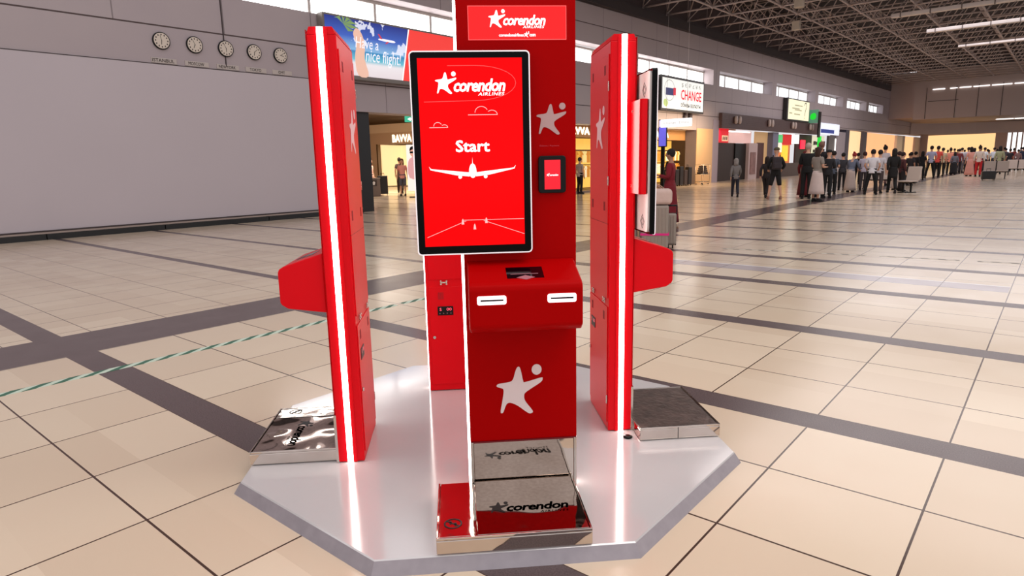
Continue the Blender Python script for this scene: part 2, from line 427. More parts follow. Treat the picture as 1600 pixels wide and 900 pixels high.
for k in range(NK):
    for i in range(NI-1):
        for a in (nodeB(i, k), nodeB(i+1, k), nodeB(i, k+1), nodeB(i+1, k+1)):
            if 2 <= k <= 8 and 0 <= i <= 3 and cnt < 100:
                MB().tube(a, nodeT(i, k), .032, 6).build('strut', M_TRUSS, sf); cnt += 1
            else: rest.tube(a, nodeT(i, k), .032, 5)
for k in range(NK+1):
    for i in range(NI): rest.ball(nodeB(i, k), .1, .1, .1, 8, 5)
    # wall brackets
    p = nodeB(0, k); rest.tube(p+Vector((.02, 0, 0)), p+Vector((.02, 0, 1.9)), .04, 5)
for k in range(0, NK*2):
    Y = -15+1.29*k; rest.box(0, 20, Y, Y+.06, zs(1.95+9, Y+33.7)-9, zs(2.1+9, Y+33.7)-9)
tag(rest.build('strut_lattice', M_TRUSS, sf), kind='stuff')
M_DUCT = mat('pale_duct_metal', rgb(226, 216, 212), .35, .3, var=.2, vscale=1.2)
for j, (x0, y0, L, z, w, lab) in enumerate(((-7.6, 39.7, 5.5, 8.4, .6, 'pale air duct under the roof frame at the top right corner'),
        (-6.9, 46.0, 6.5, 8.4, .7, 'long pale air duct running under the roof frame, second from the camera'),
        (-6.2, 54.0, 6, 8.45, .6, 'thin pale air duct deep under the roof frame behind the longer one'))):
    d = thing('air_duct', (x0, y0, z), 0, lab, 'air duct', 'air ducts in the roof frame')
    m_ = MB(); m_.box(0, L, 0, w*.5, 0, .2, .03)
    m_.build('duct_run', M_DUCT, d)
    for q in range(int(L/1.3)): MB().box(.4+1.3*q, .45+1.3*q, -.02, w*.5+.02, -.02, .22).build('duct_flange', mat('duct_flange', rgb(120, 108, 104), .4, .3), d)
    for q in (1, L-1): MB().tube((q, w*.25, .2), (q, w*.25, .75), .015).build('hanger_rod', M_TRUSS, d)
for x, y, z, lab in ((-12.0, 38.85, 8.55, 'small square white lamp housing hanging under the roof frame node'), (-10.15, 33.1, 8.5, 'second small white lamp housing cut by the top edge of the picture')):
    d = thing('lamp_housing', (x, y, z), 0, lab, 'lamp')
    MB().box(-.2, .2, -.16, .16, -.24, .24, .03).build('housing', mat('lamp_cream', rgb(190, 176, 160), .5), d)
    MB().tube((0, 0, .22), (0, 0, .62), .02).build('hanger_rod', M_TRUSS, d)

# ------------------------------------------------------------------ the octagonal platform
CX, CY = -2.20, 2.40
s_ = .96; ap = s_/2*(1+2**.5)
def octa(a): return [((a/math.cos(PI/8))*math.cos(PI/8+k*PI/4), (a/math.cos(PI/8))*math.sin(PI/8+k*PI/4)) for k in range(8)]
mb = MB(); t = bmesh.new()
A = [t.verts.new((x, y, 0)) for x, y in octa(ap+.012)]; B = [t.verts.new((x, y, .046)) for x, y in octa(ap-.016)]; D = [t.verts.new((x, y, .05)) for x, y in octa(ap-.021)]
t.faces.new(A[::-1]); t.faces.new(D)
for P0, P1 in ((A, B), (B, D)):
    for i in range(8): t.faces.new((P0[i], P0[(i+1) % 8], P1[(i+1) % 8], P1[i]))
mb.add(t)
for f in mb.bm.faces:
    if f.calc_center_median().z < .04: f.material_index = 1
M_EDGE = mat('shaded_scuffed_edge', rgb(158, 150, 156), .4, .2, var=.16, vscale=22)  # sloping sides coloured darker to hold their shade, mottled for scuffs
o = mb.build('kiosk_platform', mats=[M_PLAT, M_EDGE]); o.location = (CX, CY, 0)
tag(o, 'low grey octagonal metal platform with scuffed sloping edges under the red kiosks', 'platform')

# ------------------------------------------------------------------ kiosks
HB = 1.945
def kiosk(n, ang, lat, label, front, rear, HB=1.95, monitor=True):
    """origin: centre of the cabinet foot; local -y is the user's side, x the user's right"""
    ox = Vector((math.sin(ang), -math.cos(ang)))      # outward direction for rotation ang: local -y
    lt = Vector((math.cos(ang), math.sin(ang)))
    p = Vector((CX, CY))+ox*({'R': .665, 'L': .671}.get(n, .655))+lt*lat
    k = thing('self_service_kiosk', (p.x, p.y, .05), ang, label, 'kiosk', 'red check in kiosks standing on the grey platform')
    # cabinet: above the steel kick panel
    b = MB(); b.box(-.223, .223, -.062, .06, .004, HB-.03, .004, 2); b.prism([(-.062, HB-.03), (.06, HB-.03), (.045, HB), (-.05, HB)], 0, -.223, .223)
    b.build('cabinet', M_RED, k)
    if front:
        MB().box(-.2235, .2235, -.0655, -.0625, .238, HB-.012, .001, 1).build('front_panel', M_REDSHADE, k)
        kp = MB().box(-.21, .21, -.069, -.0625, .0, .232, .001, 1).build('kick_panel', M_STEEL, k, )
        for x in (-.2225, .2105): MB().box(x, x+.012, -.072, -.058, 0, .236, .002).build('kick_panel_frame', M_STEELB, kp)
        MB().box(-.2215, .2215, -.071, -.063, .232, .238).build('kick_panel_seam', M_DARKRED, kp)
    for sx in (-1, 1):
        l = MB(); P = [(sx*(.223+.010*math.sin(PI*i/8)), -.006-.0135*math.cos(PI*i/8)) for i in range(9)]
        l.prism(P, 2, .002, HB-.002); l.build('led_strip', M_LED, k)
        MB().box(min(sx*.2235, sx*.226), max(sx*.2235, sx*.226), .0095, .026, .002, HB-.01).build('led_channel', M_RED, k)
    # monitor: hangs off centre to the user's left
    if front != 'none' and monitor:
        mo = MB(); mo.prism(rrect(-.396, .041, 1.034, 1.777, .014), 1, -.113, -.088, bev=.0015)
        mo = mo.build('monitor', M_BEZEL, k)
        r_ = MB(); Po = rrect(-.3985, .0435, 1.0315, 1.7795, .016); Pi = rrect(-.394, .039, 1.036, 1.775, .012)
        t = bmesh.new(); N = len(Po)
        vs = [[t.verts.new((q[0], y, q[1])) for q in P] for P, y in ((Po, -.1145), (Pi, -.1145), (Po, -.1105), (Pi, -.1105))]
        for i in range(N):
            j = (i+1) % N
            for a, c in ((0, 1), (2, 0), (1, 3)): t.faces.new((vs[a][i], vs[a][j], vs[c][j], vs[c][i]))
        bmesh.ops.recalc_face_normals(t, faces=t.faces); r_.add(t)
        r_.build('white_trim_ring', mat('white_monitor_trim', rgb(240, 236, 240), .3, 0, (1, .95, .97), .35), mo)
        MB().prism(rrect(-.388, .033, 1.045, 1.766, .02), 1, -.088, -.078).build('back_shell', M_GREYBACK, mo)
        for zc in (1.69, 1.09):
            q = MB()
            for rr_ in (.034, .020):
                for a in range(4): q.flat([(-.31+rr_*math.cos(a*PI/2)+(.0015), zc+rr_*math.sin(a*PI/2)), (-.31+rr_*math.cos((a+1)*PI/2), zc+rr_*math.sin((a+1)*PI/2)), (-.31+(rr_-.004)*math.cos((a+1)*PI/2), zc+(rr_-.004)*math.sin((a+1)*PI/2)), (-.31+(rr_-.004)*math.cos(a*PI/2), zc+(rr_-.004)*math.sin(a*PI/2))], -.077)
            q.build('diamond_mark', mat('dark_grey_print', rgb(60, 58, 58), .5), mo)
        # mounting bracket
        br = MB(); P = [(-.385, -.070), (-.385, -.048), (-.37, -.040), (-.226, -.040), (-.226, -.0775), (-.37, -.0775)]
        br.prism(P, 2, 1.22, 1.645, bev=.002); br = br.build('monitor_bracket', M_RED, k)
        for z in (1.255, 1.60): MB().tube((-.25, -.040, z), (-.25, -.036, z), .006, 8).build('screw', M_STEELB, br)
    if front is True:
        MB().box(-.369, .014, -.1142, -.1134, 1.065, 1.754).build('display', M_SCREEN, mo)
        Y = -.1146
        star_mesh(-.306, -.229, 1.628, 1.707, Y).build('star_emblem', M_WGLOW, mo)
        text('airline_lettering', 'corendon', -.238, 1.636, .188, .043, Y, M_WGLOW, mo, bold=.035, shear=.25, spacing=.92)
        text('airline_lettering', 'AIRLINES', -.150, 1.6205, .097, .011, Y, M_WGLOW, mo, bold=.02, shear=.25, spacing=1.15)
        text('start_lettering', 'Start', -.238, 1.4185, .124, .041, Y, M_WGLOW, mo, bold=.03)
        # pill outline, clouds, airplane, runway
        pf = mat('faint_screen_line', (.5, .02, .02), .4, 0, (1, .10, .10), .9)
        mb = MB(); pts = [(-.16+.15*math.cos(a)*1.0, 1.665+.062*math.sin(a)) for a in [(-PI/2+PI*i/14) for i in range(15)]]
        for q in outline([(-.35, 1.60)]+[(p_[0]+.01, p_[1]) for p_ in pts][0:0]+pts+[(-.26, 1.727)], .0018): mb.flat(q, Y)
        mb.build('pill_outline', pf, mo)
        pl = mat('pink_screen_line', (.5, .3, .3), .4, 0, (1, .45, .45), .9)
        for cx, cz, s in ((-.135, 1.552, 1.0), (-.300, 1.508, .62)):
            mb = MB()
            P = [(cx-.055*s, cz), (cx+.055*s, cz)]
            arc = [(cx-.005*s+.024*s*math.cos(a), cz+.008*s+.022*s*math.sin(a)) for a in [PI*1.0-PI*.85*i/8 for i in range(9)]]
            arc2 = [(cx+.034*s+.02*s*math.cos(a), cz+.0*s+.016*s*math.sin(a)) for a in [PI*.75-PI*.75*i/7 for i in range(8)]]
            for line in (P, arc, arc2):
                for q in outline(line, .0022): mb.flat(q, Y)
            mb.build('cloud_outline', pl, mo)
        ac = -.179; mb = MB()
        mb.flat([(ac+.014*math.cos(a), 1.345+.030*math.sin(a) if math.sin(a) > 0 else 1.345+.024*math.sin(a)) for a in [2*PI*i/18 for i in range(18)]], Y)
        mb.flat([(ac-.0012, 1.37), (ac+.0012, 1.37), (ac, 1.398)], Y)
        for sx in (-1, 1):
            mb.flat([(ac+sx*.012, 1.327), (ac+sx*.012, 1.342), (ac+sx*.155, 1.357), (ac+sx*.163, 1.366), (ac+sx*.158, 1.353), (ac+sx*.06, 1.332)][::sx], Y)
            mb.flat([(ac+sx*.048+.007*math.cos(a), 1.326+.007*math.sin(a)) for a in [2*PI*i/12 for i in range(12)]], Y)
        mb.build('airplane_drawing', M_WGLOW, mo)
        mb = MB()
        for line in ([(-.225, 1.163), (.012, 1.163)], [(-.143, 1.160), (.012, 1.105)], [(-.21, 1.160), (-.36, 1.10)]):
            for q in outline(line, .0016): mb.flat(q, Y)
        for cx, cz in ((-.223, 1.155), (-.133, 1.158), (-.178, 1.135)):
            mb.flat([(cx-.005, cz-.008), (cx+.005, cz-.008), (cx+.003, cz+.008), (cx, cz+.014), (cx-.003, cz+.008)], Y)
        mb.build('runway_marking', pl, mo)
        # banner display at the top
        bn = MB().box(-.1785, .1885, -.0675, -.0655, 1.8235, 1.9435).build('banner_display', M_BANNER, k)
        mb = MB(); 
        for a in (((-.1785), (.1885), 1.8235, 1.8255), (-.1785, .1885, 1.9415, 1.9435)): mb.box(a[0], a[1], -.0682, -.0674, a[2], a[3])
        for a in ((-.1785, -.1765), (.1865, .1885)): mb.box(a[0], a[1], -.0682, -.0674, 1.8255, 1.9415)
        mb.build('banner_frame', mat('banner_edge', (.6, .05, .05), .3, 0, (1, .12, .12), .9), bn)
        Y = -.0686
        star_mesh(-.102, -.040, 1.867, 1.931, Y).build('star_emblem', M_WGLOW, bn)
        text('airline_lettering', 'corendon', -.047, 1.876, .156, .034, Y, M_WGLOW, bn, bold=.035, shear=.25, spacing=.92)
        text('airline_lettering', 'AIRLINES', .025, 1.8645, .080, .009, Y, M_WGLOW, bn, bold=.02, shear=.25, spacing=1.15)
        text('web_address', 'corendonairlines', -.064, 1.8355, .092, .0105, Y, M_WGLOW, bn, bold=.02, spacing=.92)
        star_mesh(.029, .049, 1.8325, 1.853, Y).build('star_emblem', M_WGLOW, bn)
        text('web_address', 'com', .050, 1.8355, .022, .0085, Y, M_WGLOW, bn, bold=.02, spacing=.92)
        # star emblems, terminal
        star_mesh(.072, .186, 1.478, 1.596, -.0664).build('star_emblem', mat('dim_emblem', rgb(196, 160, 160), .5), k)
        star_mesh(-.108, .082, .352, .563, -.0664).build('star_emblem', M_FRONTSTAR, k)
        text('payment_caption', 'Ödeme / Payment', .082, 1.432, .076, .008, -.0664, mat('faint_red_print', rgb(214, 66, 84), .5), k)
        pt = MB(); pt.prism(rrect(.075, .182, 1.256, 1.398, .012), 1, -.082, -.0655, bev=.003); pt = pt.build('payment_terminal', M_BLACK, k)
        MB().box(.098, .160, -.0829, -.0822, 1.270, 1.382).build('display', M_POSS, pt)
        star_mesh(.106, .118, 1.320, 1.332, -.0833).build('star_emblem', M_WGLOW, pt)
        text('airline_lettering', 'corendon', .118, 1.3215, .033, .0075, -.0833, M_WGLOW, pt, bold=.02, shear=.25)
    # printer shelf
    if front != 'none':
        sh = MB(); prof = [(-.0655, .725), (-.236, .750), (-.262, .768), (-.268, .78), (-.268, .915), (-.262, .930), (-.242, .942), (-.0655, .998)]
        prof = catmull(prof, 1)
        sh.prism(prof, 0, -.212, .212, bev=.005)
        sh = sh.build('printer_shelf', M_RED if front != True else M_REDSHADE, k)
        a_ = math.atan2(.058, .1715)
        # scanner window on the sloping top
        T = Matrix.Translation((0.004, -.187, .957)) @ Matrix.Rotation(-(-a_), 4, 'X')
        me = MB().box(-.07, .07, -.055, .055, .0, .003).mesh('scanner_window'); me.transform(T); me.materials.append(mat('scanner_glass', rgb(22, 2, 8), .1)); sc = put('scanner_window', me, sh)
        me = MB().box(-.055, .05, -.003, 0, .003, .0045).mesh('scanner_line'); me.transform(T); me.materials.append(mat('pink_print', rgb(170, 110, 120), .4)); put('scanner_line', me, sh)
        mb_ = MB(); mb_.prism([(-.035, -.03), (.0, -.047), (.035, -.03), (0, -.013)], 2, .003, .0045); me = mb_.mesh('code_mark'); me.transform(T); me.materials.append(mat('pink_print')); put('passport_mark', me, sh)
    if front is True:
        for x0, tx in ((-.183, 'Uçuş Kartı / Boarding Pass'), (.078, 'Bagaj Etiketi / Bag Tag')):
            sl = MB(); sl.prism(rrect(x0, x0+.108, .862, .895, .008), 1, -.2715, -.262); sl = sl.build('ticket_slot', M_SLOT, sh)
            MB().box(x0+.012, x0+.097, -.2735, -.2712, .8755, .8815).build('slot_mouth', M_BLACK, sh)
            text('slot_caption', tx, x0-.002, .903, .112, .0075, -.2675, mat('faint_red_print'), sh)
    # rear doors (local +y)
    if rear:
        Yr = .0605
        up = MB().box(-.205, .205, Yr-.001, Yr+.0045, .70, 1.865, .0012, 1).build('upper_door', M_RED, k)
        lo = MB().box(-.205, .205, Yr-.001, Yr+.0045, .045, .655, .0012, 1).build('lower_door', M_RED, k)
        mid = MB().box(-.205, .205, Yr-.001, Yr+.0045, 1.07, 1.073).build('door_joint', M_DARKRED, up)
        for dr, zc in ((up, 1.80), (up, 1.155), (lo, .60)):
            for xx in (-.15, .12):
                v = MB()
                for q in range(7): v.box(xx+.005*q, xx+.005*q+.0025, Yr+.0044, Yr+.0052, zc-.022, zc+.022)
                v.build('vent_grille', mat('vent_shade_red', (.30, .0, .006), .5), dr)
        for zc in (1.72, 1.28, .17): MB().box(-.211, -.203, Yr+.002, Yr+.008, zc-.022, zc+.022, .002).build('hinge', M_STEELB, k)
        for xx in (.115, -.14):
            h = MB()
            for q in (-.017, .017): h.tube((xx+q, Yr+.004, .690), (xx+q, Yr+.010, .690), .005, 8); h.tube((xx+q, Yr+.004, .672), (xx+q, Yr+.010, .672), .005, 8)
            h.box(xx-.02, xx+.02, Yr+.004, Yr+.007, .677, .685); h.build('door_latch', M_STEELB, k)
        rd = MB().box(.064, .158, Yr+.004, Yr+.007, .480, .535, .001, 1).build('scale_readout', M_BLACK, k)
        # digits face +y : mirror the text plane
        T = Matrix.Translation((.146, Yr+.0072, .508)) @ Matrix.Rotation(PI, 4, 'Z') @ Matrix.Rotation(PI/2, 4, 'X')
        text('readout_digits', 'S', 0, 0, .012, .018, 0, mat('red_digits', (.5, 0, .02), .4, 0, (1, .12, .18), 1.4), rd, M=T)
        T = Matrix.Translation((.104, Yr+.0072, .508)) @ Matrix.Rotation(PI, 4, 'Z') @ Matrix.Rotation(PI/2, 4, 'X')
        text('readout_digits', '00', 0, 0, .030, .018, 0, mat('red_digits'), rd, M=T)
        b_ = MB()
        for q in range(4): b_.tube((.145-.022*q, Yr+.007, .492), (.145-.022*q, Yr+.008, .492), .0045, 8)
        b_.build('readout_button', mat('grey_button', rgb(120, 90, 95), .5), rd)
        MB().tube((.183, Yr+.0045, .345), (.183, Yr+.012, .345), .009, 12).build('keyhole', M_STEELB, lo)
        me = star_mesh(-.095, .095, 1.435, 1.64, 0).mesh('star_emblem'); me.transform(Matrix.Rotation(PI, 4, 'Z') @ Matrix.Translation((0.04, -(Yr+.0055), 0))); me.materials.append(M_PINK); put('star_emblem', me, k)
    for xx in (-.19, .19):
        MB().tube((xx, -.045, 0), (xx, -.045, .006), .016, 12).build('levelling_foot', M_BLACK, k)
    return k
kiosk('F', PI/4, .11, 'front red kiosk with its lit Start touch screen facing the camera', True, True, 1.978)
kiosk('R', 3*PI/4, .07, 'right-hand red kiosk seen from behind, its monitor edge-on', 'plain', True)
kiosk('L', -PI/4, .115, 'left-hand red kiosk seen edge-on, nearest the wall with clocks', 'plain', True, 1.95, False)
kiosk('B', -3*PI/4, .11, 'rear red kiosk partly hidden behind the front one, digital readout on its door', 'none', True)

# cable loop and feet at the right kiosk
for x, y, lab in ((-1.545, 2.715, 'small black puck on the platform touching the corner of the right-hand kiosk'), (-1.492, 2.765, 'small black puck on the platform between the right-hand kiosk and its scale')):
    o = MB().loft([(0, 0, 0, .022, .022), (0, 0, .006, .024, .024), (0, 0, .012, .012, .012)], 16).build('rubber_puck', M_BLACK); o.location = (x, y, .05); tag(o, lab, 'puck')

# ------------------------------------------------------------------ luggage scales
M_BLKPRINT = mat('black_print', rgb(14, 11, 12), .4)
def scale(ang, lat, label, dull=False):
    ox = Vector((math.sin(ang), -math.cos(ang))); lt = Vector((math.cos(ang), math.sin(ang)))
    p = Vector((CX, CY))+ox*.73+lt*lat
    k = thing('luggage_scale', (p.x, p.y, .05), ang, label, 'luggage scale', 'chrome luggage scales at the foot of the kiosks')
    x0, x1, y0, y1, zt = -.362, .203, -.415, -.004, .066
    fr = MB()
    fr.box(x0, x1, y0, y1, .004, zt-.008, .004)
    for a in ((x0, x1, y0, y0+.008), (x0, x0+.008, y0+.008, y1), (x1-.008, x1, y0+.008, y1)): fr.box(a[0], a[1], a[2], a[3], zt-.008, zt+.002, .002)
    fr.build('scale_frame', M_STEEL, k)
    if dull:
        MB().box(x0+.010, x1-.010, y0+.011, y1-.002, zt-.006, zt, .0015, 1).build('weighing_plate', M_DULL, k)
        MB().box(x0-.0008, x0, -.2, -.197, .006, zt-.004).build('side_seam', M_BLACK, k)
    else:
        MB().box(-.214, x1-.01, y0+.011, y1-.002, zt-.006, zt, .0015, 1).build('weighing_plate', M_FILM, k)
        MB().box(x0+.010, -.226, y0+.011, y1-.002, zt-.006, zt, .0015, 1).build('side_plate', M_STEEL, k)
        MB().box(-.226, -.214, y0+.009, y1-.002, zt-.012, zt-.009).build('plate_gap', M_BLACK, k)
    for xx in (x0+.03, x1-.03):
        for yy in (y0+.03, y1-.03): MB().tube((xx, yy, 0), (xx, yy, .005), .012, 8).build('foot', M_BLACK, k)
    if dull: return k
    def flatM(x, y): return Matrix.Translation((x, y, zt+.0006))
    me = star_mesh(0, .075, 0, .078, 0).mesh('star_emblem'); me.transform(flatM(-.162, -.262) @ Matrix.Rotation(-PI/2, 4, 'X')); me.materials.append(M_BLKPRINT); put('star_emblem', me, k)
    text('airline_lettering', 'corendon', 0, 0, .238, .050, 0, M_BLKPRINT, k, bold=.035, shear=.25, spacing=.92, M=flatM(-.095, -.255))
    text('airline_lettering', 'AIRLINES', 0, 0, .11, .012, 0, M_BLKPRINT, k, bold=.01, shear=.25, spacing=1.3, M=flatM(.03, -.277))
    # no-step roundel
    ic = MB(); N = 24; t = bmesh.new(); cx, cy = -.302, -.318
    a_ = [t.verts.new((cx+.034*math.cos(2*PI*i/N), cy+.034*math.sin(2*PI*i/N), zt+.0012)) for i in range(N)]
    b_ = [t.verts.new((cx+.028*math.cos(2*PI*i/N), cy+.028*math.sin(2*PI*i/N), zt+.0012)) for i in range(N)]
    for i in range(N): t.faces.new((a_[i], a_[(i+1) % N], b_[(i+1) % N], b_[i]))
    ic.add(t)
    def q2(P): ic.prism(P, 2, zt+.0004, zt+.0012)
    q2([(cx-.024, cy+.016), (cx-.020, cy+.020), (cx+.024, cy-.016), (cx+.020, cy-.020)])
    for fx, fy in ((-.009, .006), (.009, -.006)):
        q2([(cx+fx+.005*math.cos(a), cy+fy+.012*math.sin(a)) for a in [2*PI*i/12 for i in range(12)]])
    ic.build('no_step_roundel', M_BLKPRINT, k)
    return k
scale(PI/4, .11, 'chrome luggage scale in front of the Start screen kiosk')
scale(3*PI/4, .07, 'chrome luggage scale beside the right-hand kiosk, its top dull and dark', True)
scale(-PI/4, .115, 'chrome luggage scale beside the left-hand kiosk, its logo turned sideways')

# ------------------------------------------------------------------ clocks and name plates on the left wall
def on_wall(o, y, z, off=0.0):
    """turn a thing whose front is local -y to face the hall (+x) on the left wall"""
    o.location = (XW+off, y, z); o.rotation_euler = (0, 0, PI/2); return o
M_FACE = mat('cream_clock_face', rgb(214, 200, 186), .4)
names = ['ISTANBUL', 'MOSCOW', 'NEWYORK', 'TOKYO', 'GMT']
ys = [7.29, 8.09, 8.90, 9.69, 10.47]
hands = [(11.6, 6.2), (11.3, 6.8), (11.2, 6.0), (1.6, 6.4), (1.9, 3.6)]
for i, (nm, y) in enumerate(zip(names, ys)):
    z = 4.545
    c = thing('wall_clock', (0, 0, 0), 0, 'round black-rimmed wall clock above the %s name plate' % nm, 'clock', 'row of wall clocks')
    on_wall(c, y, z)
    b = MB(); P = [(.205*math.cos(2*PI*k/32), .205*math.sin(2*PI*k/32)) for k in range(32)]
    b.prism(P, 1, -.05, 0, bev=.008); b.build('rim', M_BLACK, c)
    f = MB(); P = [(.182*math.cos(2*PI*k/32), .182*math.sin(2*PI*k/32)) for k in range(32)]
    f.prism(P, 1, -.053, -.049); f = f.build('dial', M_FACE, c)
    n_ = MB()
    for h in range(12):
        a = PI/2-2*PI*h/12; cx, cz = .142*math.cos(a), .142*math.sin(a)
        n_.box(cx-.013, cx+.013, -.055, -.0528, cz-.017, cz+.017)
    n_.build('hour_marks', mat('dark_numeral', rgb(60, 46, 44), .5), f)
    for (hh, L, wd) in ((hands[i][0], .13, .008), (hands[i][1], .09, .012)):
        a = PI/2-2*PI*hh/12; d = (math.cos(a), math.sin(a)); n = (-d[1]*wd/2, d[0]*wd/2)
        h_ = MB(); h_.prism([(-d[0]*.02-n[0], -d[1]*.02-n[1]), (d[0]*L-n[0], d[1]*L-n[1]), (d[0]*L+n[0], d[1]*L+n[1]), (-d[0]*.02+n[0], -d[1]*.02+n[1])], 1, -.0575, -.0555)
        h_.build('clock_hand', M_BLACK, c)
    p = thing('name_plate', (0, 0, 0), 0, 'grey wall plate lettered %s under a clock' % nm, 'sign', 'city name plates')
    on_wall(p, y+.02, 4.085)
    MB().box(-.30, .30, -.02, 0, -.062, .062, .004, 1).build('plate', mat('name_plate_grey', rgb(188, 176, 170), .4), p)
    w = .062*len(nm)+.02
    text('lettering', nm, -w/2-.02, -.036, w, .076, -.0212, mat('dark_numeral'), p, bold=.01)
o = MB().box(XW, XW+.02, 8.865, 8.89, 4.1, 7).build('cable_conduit', mat('dark_trim')); tag(o, 'thin dark cable running down the wall behind the NEWYORK clock', 'cable')

# ------------------------------------------------------------------ big holiday poster on the wall
p = thing('poster_lightbox', (0, 0, 0), 0, 'wide lit poster reading Have a nice flight above the shop entrance', 'poster')
on_wall(p, 14.5, 5.0, .04)
x0, x1, z0, z1 = -2.7, 2.62, -.82, .80
MB().box(x0-.06, x1+.1, -.28, 0, z0-.12, z1+.06, .01, 1).build('casing', mat('lightbox_casing', rgb(120, 112, 108), .4), p)
def poster_mat():
    m = bpy.data.materials.new('beach_poster'); m.use_nodes = True; nt = m.node_tree; b = nt.nodes['Principled BSDF']; x = NX(nt)
    tc = nt.nodes.new('ShaderNodeTexCoord'); sp = nt.nodes.new('ShaderNodeSeparateXYZ'); nt.links.new(tc.outputs['Object'], sp.inputs[0])
    X, Z = sp.outputs[0], sp.outputs[2]
    n = noise(nt, tc.outputs['Object'], 1.6, 5)
    v = x.m('DIVIDE', x.m('SUBTRACT', Z, z0), z1-z0)
    r = nt.nodes.new('ShaderNodeValToRGB'); nt.links.new(v, r.inputs[0]); e = r.color_ramp.elements
    e[0].position = 0; e[0].color = (*rgb(205, 196, 200), 1); e[1].position = 1; e[1].color = (*rgb(26, 40, 120), 1)
    for q, c in ((.22, rgb(212, 208, 212)), (.30, rgb(90, 170, 190)), (.44, rgb(40, 120, 170)), (.47, rgb(120, 165, 205)), (.7, rgb(50, 84, 170))):
        k = e.new(q); k.color = (*c, 1)
    cl = x.AND(x.gt(n, .57), x.gt(v, .48)); c = x.mix(x.m('MULTIPLY', cl, .7), r.outputs[0], rgb(225, 228, 240))
    red = x.gt(x.m('SUBTRACT', X, x.m('MULTIPLY', v, .36)), .16); c = x.mix(red, c, rgb(222, 52, 46))
    edge = x.AND(x.gt(x.m('SUBTRACT', X, x.m('MULTIPLY', v, .36)), .12), x.lt(x.m('SUBTRACT', X, x.m('MULTIPLY', v, .36)), .17)); c = x.mix(edge, c, (.9, .85, .85))
    nt.links.new(c, b.inputs['Base Color']); nt.links.new(c, b.inputs['Emission Color']); b.inputs['Emission Strength'].default_value = .8; b.inputs['Roughness'].default_value = .4
    return m
pf_ = MB().box(x0, x1, -.285, -.279, z0, z1).build('poster_print', poster_mat(), p)
Yp = -.286
# palm fronds, raised arm, aeroplane
mb = MB()
for a in (-.2, .35, .9, 1.5, 2.2, -.8):
    L = .55; ca, sa = math.cos(a), math.sin(a)
    mb.flat([(-2.05, .62), (-2.05+ca*L*.5-sa*.06, .62+sa*L*.4+ca*.06), (-2.05+ca*L, .6+sa*L*.35), (-2.05+ca*L*.5+sa*.05, .62+sa*L*.4-ca*.05)], Yp)
mb.build('palm_fronds', glow('palm_green', rgb(120, 150, 90), .8), pf_)
mb = MB(); mb.flat(catmull([(-1.62, -.8), (-1.70, -.3), (-1.62, .1), (-1.72, .38), (-1.60, .56), (-1.42, .45), (-1.30, .1), (-1.34, -.3), (-1.22, -.8)], 3), Yp)
mb.build('raised_arm', glow('poster_skin', rgb(224, 180, 160), .85), pf_)
mb = MB(); mb.flat(catmull([(-.72, .32), (-.22, .30), (-.08, .33), (-.2, .37), (-.7, .37)], 3), Yp-.001); mb.build('plane_body', glow('poster_white', rgb(240, 235, 240), .9), pf_)
mb = MB(); mb.flat([(-.68, .36), (-.78, .50), (-.72, .50), (-.60, .36)], Yp-.002); mb.flat([(-.42, .31), (-.5, .24), (-.44, .24), (-.34, .31)], Yp-.002); mb.build('plane_tail', glow('poster_red', rgb(200, 50, 60), .9), pf_)
text('greeting_lettering', 'Have a', -1.66, .0, .88, .32, Yp-.003, glow('poster_white', (1, 1, 1), .9), pf_, bold=.0, shear=.2)
text('greeting_lettering', 'nice flight!', -1.30, -.48, 1.42, .48, Yp-.003, glow('poster_white', (1, 1, 1), .9), pf_, bold=.0, shear=.2)

# ------------------------------------------------------------------ change sign and hanging lightboxes
M_SGLASS = glow('lit_sign_face', rgb(238, 238, 232), .95)
s = thing('currency_exchange_sign', (0, 0, 0), 0, 'white lit wall sign reading CHANGE in red letters', 'sign')
on_wall(s, 35.2, 5.0, .04)
MB().box(-2.72, 2.72, -.35, 0, -.90, .93, .01, 1).build('casing', mat('dark_casing', rgb(48, 44, 46), .4), s)
f = MB().box(-2.58, 2.6, -.357, -.349, -.78, .80).build('lit_face', M_SGLASS, s)
text('change_lettering', 'CHANGE', -.35, -.22, 2.65, .52, -.360, glow('sign_red', rgb(214, 40, 60), .8), f, bold=.02)
text('exchange_lettering', 'обмен валюты', -.35, -.62, 2.6, .26, -.360, glow('sign_dark_grey', rgb(70, 70, 74), .5), f, bold=.01)
text('currency_symbols', '$ € ₽ £ ¥ ₺', -.3, .42, 2.5, .26, -.360, glow('sign_pale_grey', rgb(150, 150, 140), .7), f)
c = MB()
for k in range(24):
    a = 2*PI*k/24; a2 = 2*PI*(k+1)/24
    c.flat([(-1.75+.62*math.cos(a), .18+.55*math.sin(a)), (-1.75+.62*math.cos(a2), .18+.55*math.sin(a2)), (-1.75+.59*math.cos(a2), .18+.52*math.sin(a2)), (-1.75+.59*math.cos(a), .18+.52*math.sin(a))], -.358)
c.build('globe_outline', glow('sign_pale_grey', (.5, .5, .5), .7), f)
MB().flat([(-2.2, -.08), (-1.25, -.08), (-1.25, .30), (-2.2, .30)], -.359).build('navy_flag', glow('sign_navy', rgb(56, 60, 110), .7), f)
MB().flat([(-1.3, -.05), (-1.0, -.05), (-1.0, .34), (-1.3, .34)], -.3605).build('red_flag', glow('sign_red', (1, 0, 0), .7), f)
MB().flat(catmull([(-2.4, -.6), (-2.1, -.7), (-1.9, -.5), (-2.1, -.3), (-2.4, -.35)], 3), -.359).build('green_patch', glow('sign_green', rgb(190, 210, 130), .8), f)
s = thing('exchange_lightbox', (-13.65, 28, 3.1), 0, 'white hanging lightbox lettered Change Döviz below the CHANGE sign', 'sign')
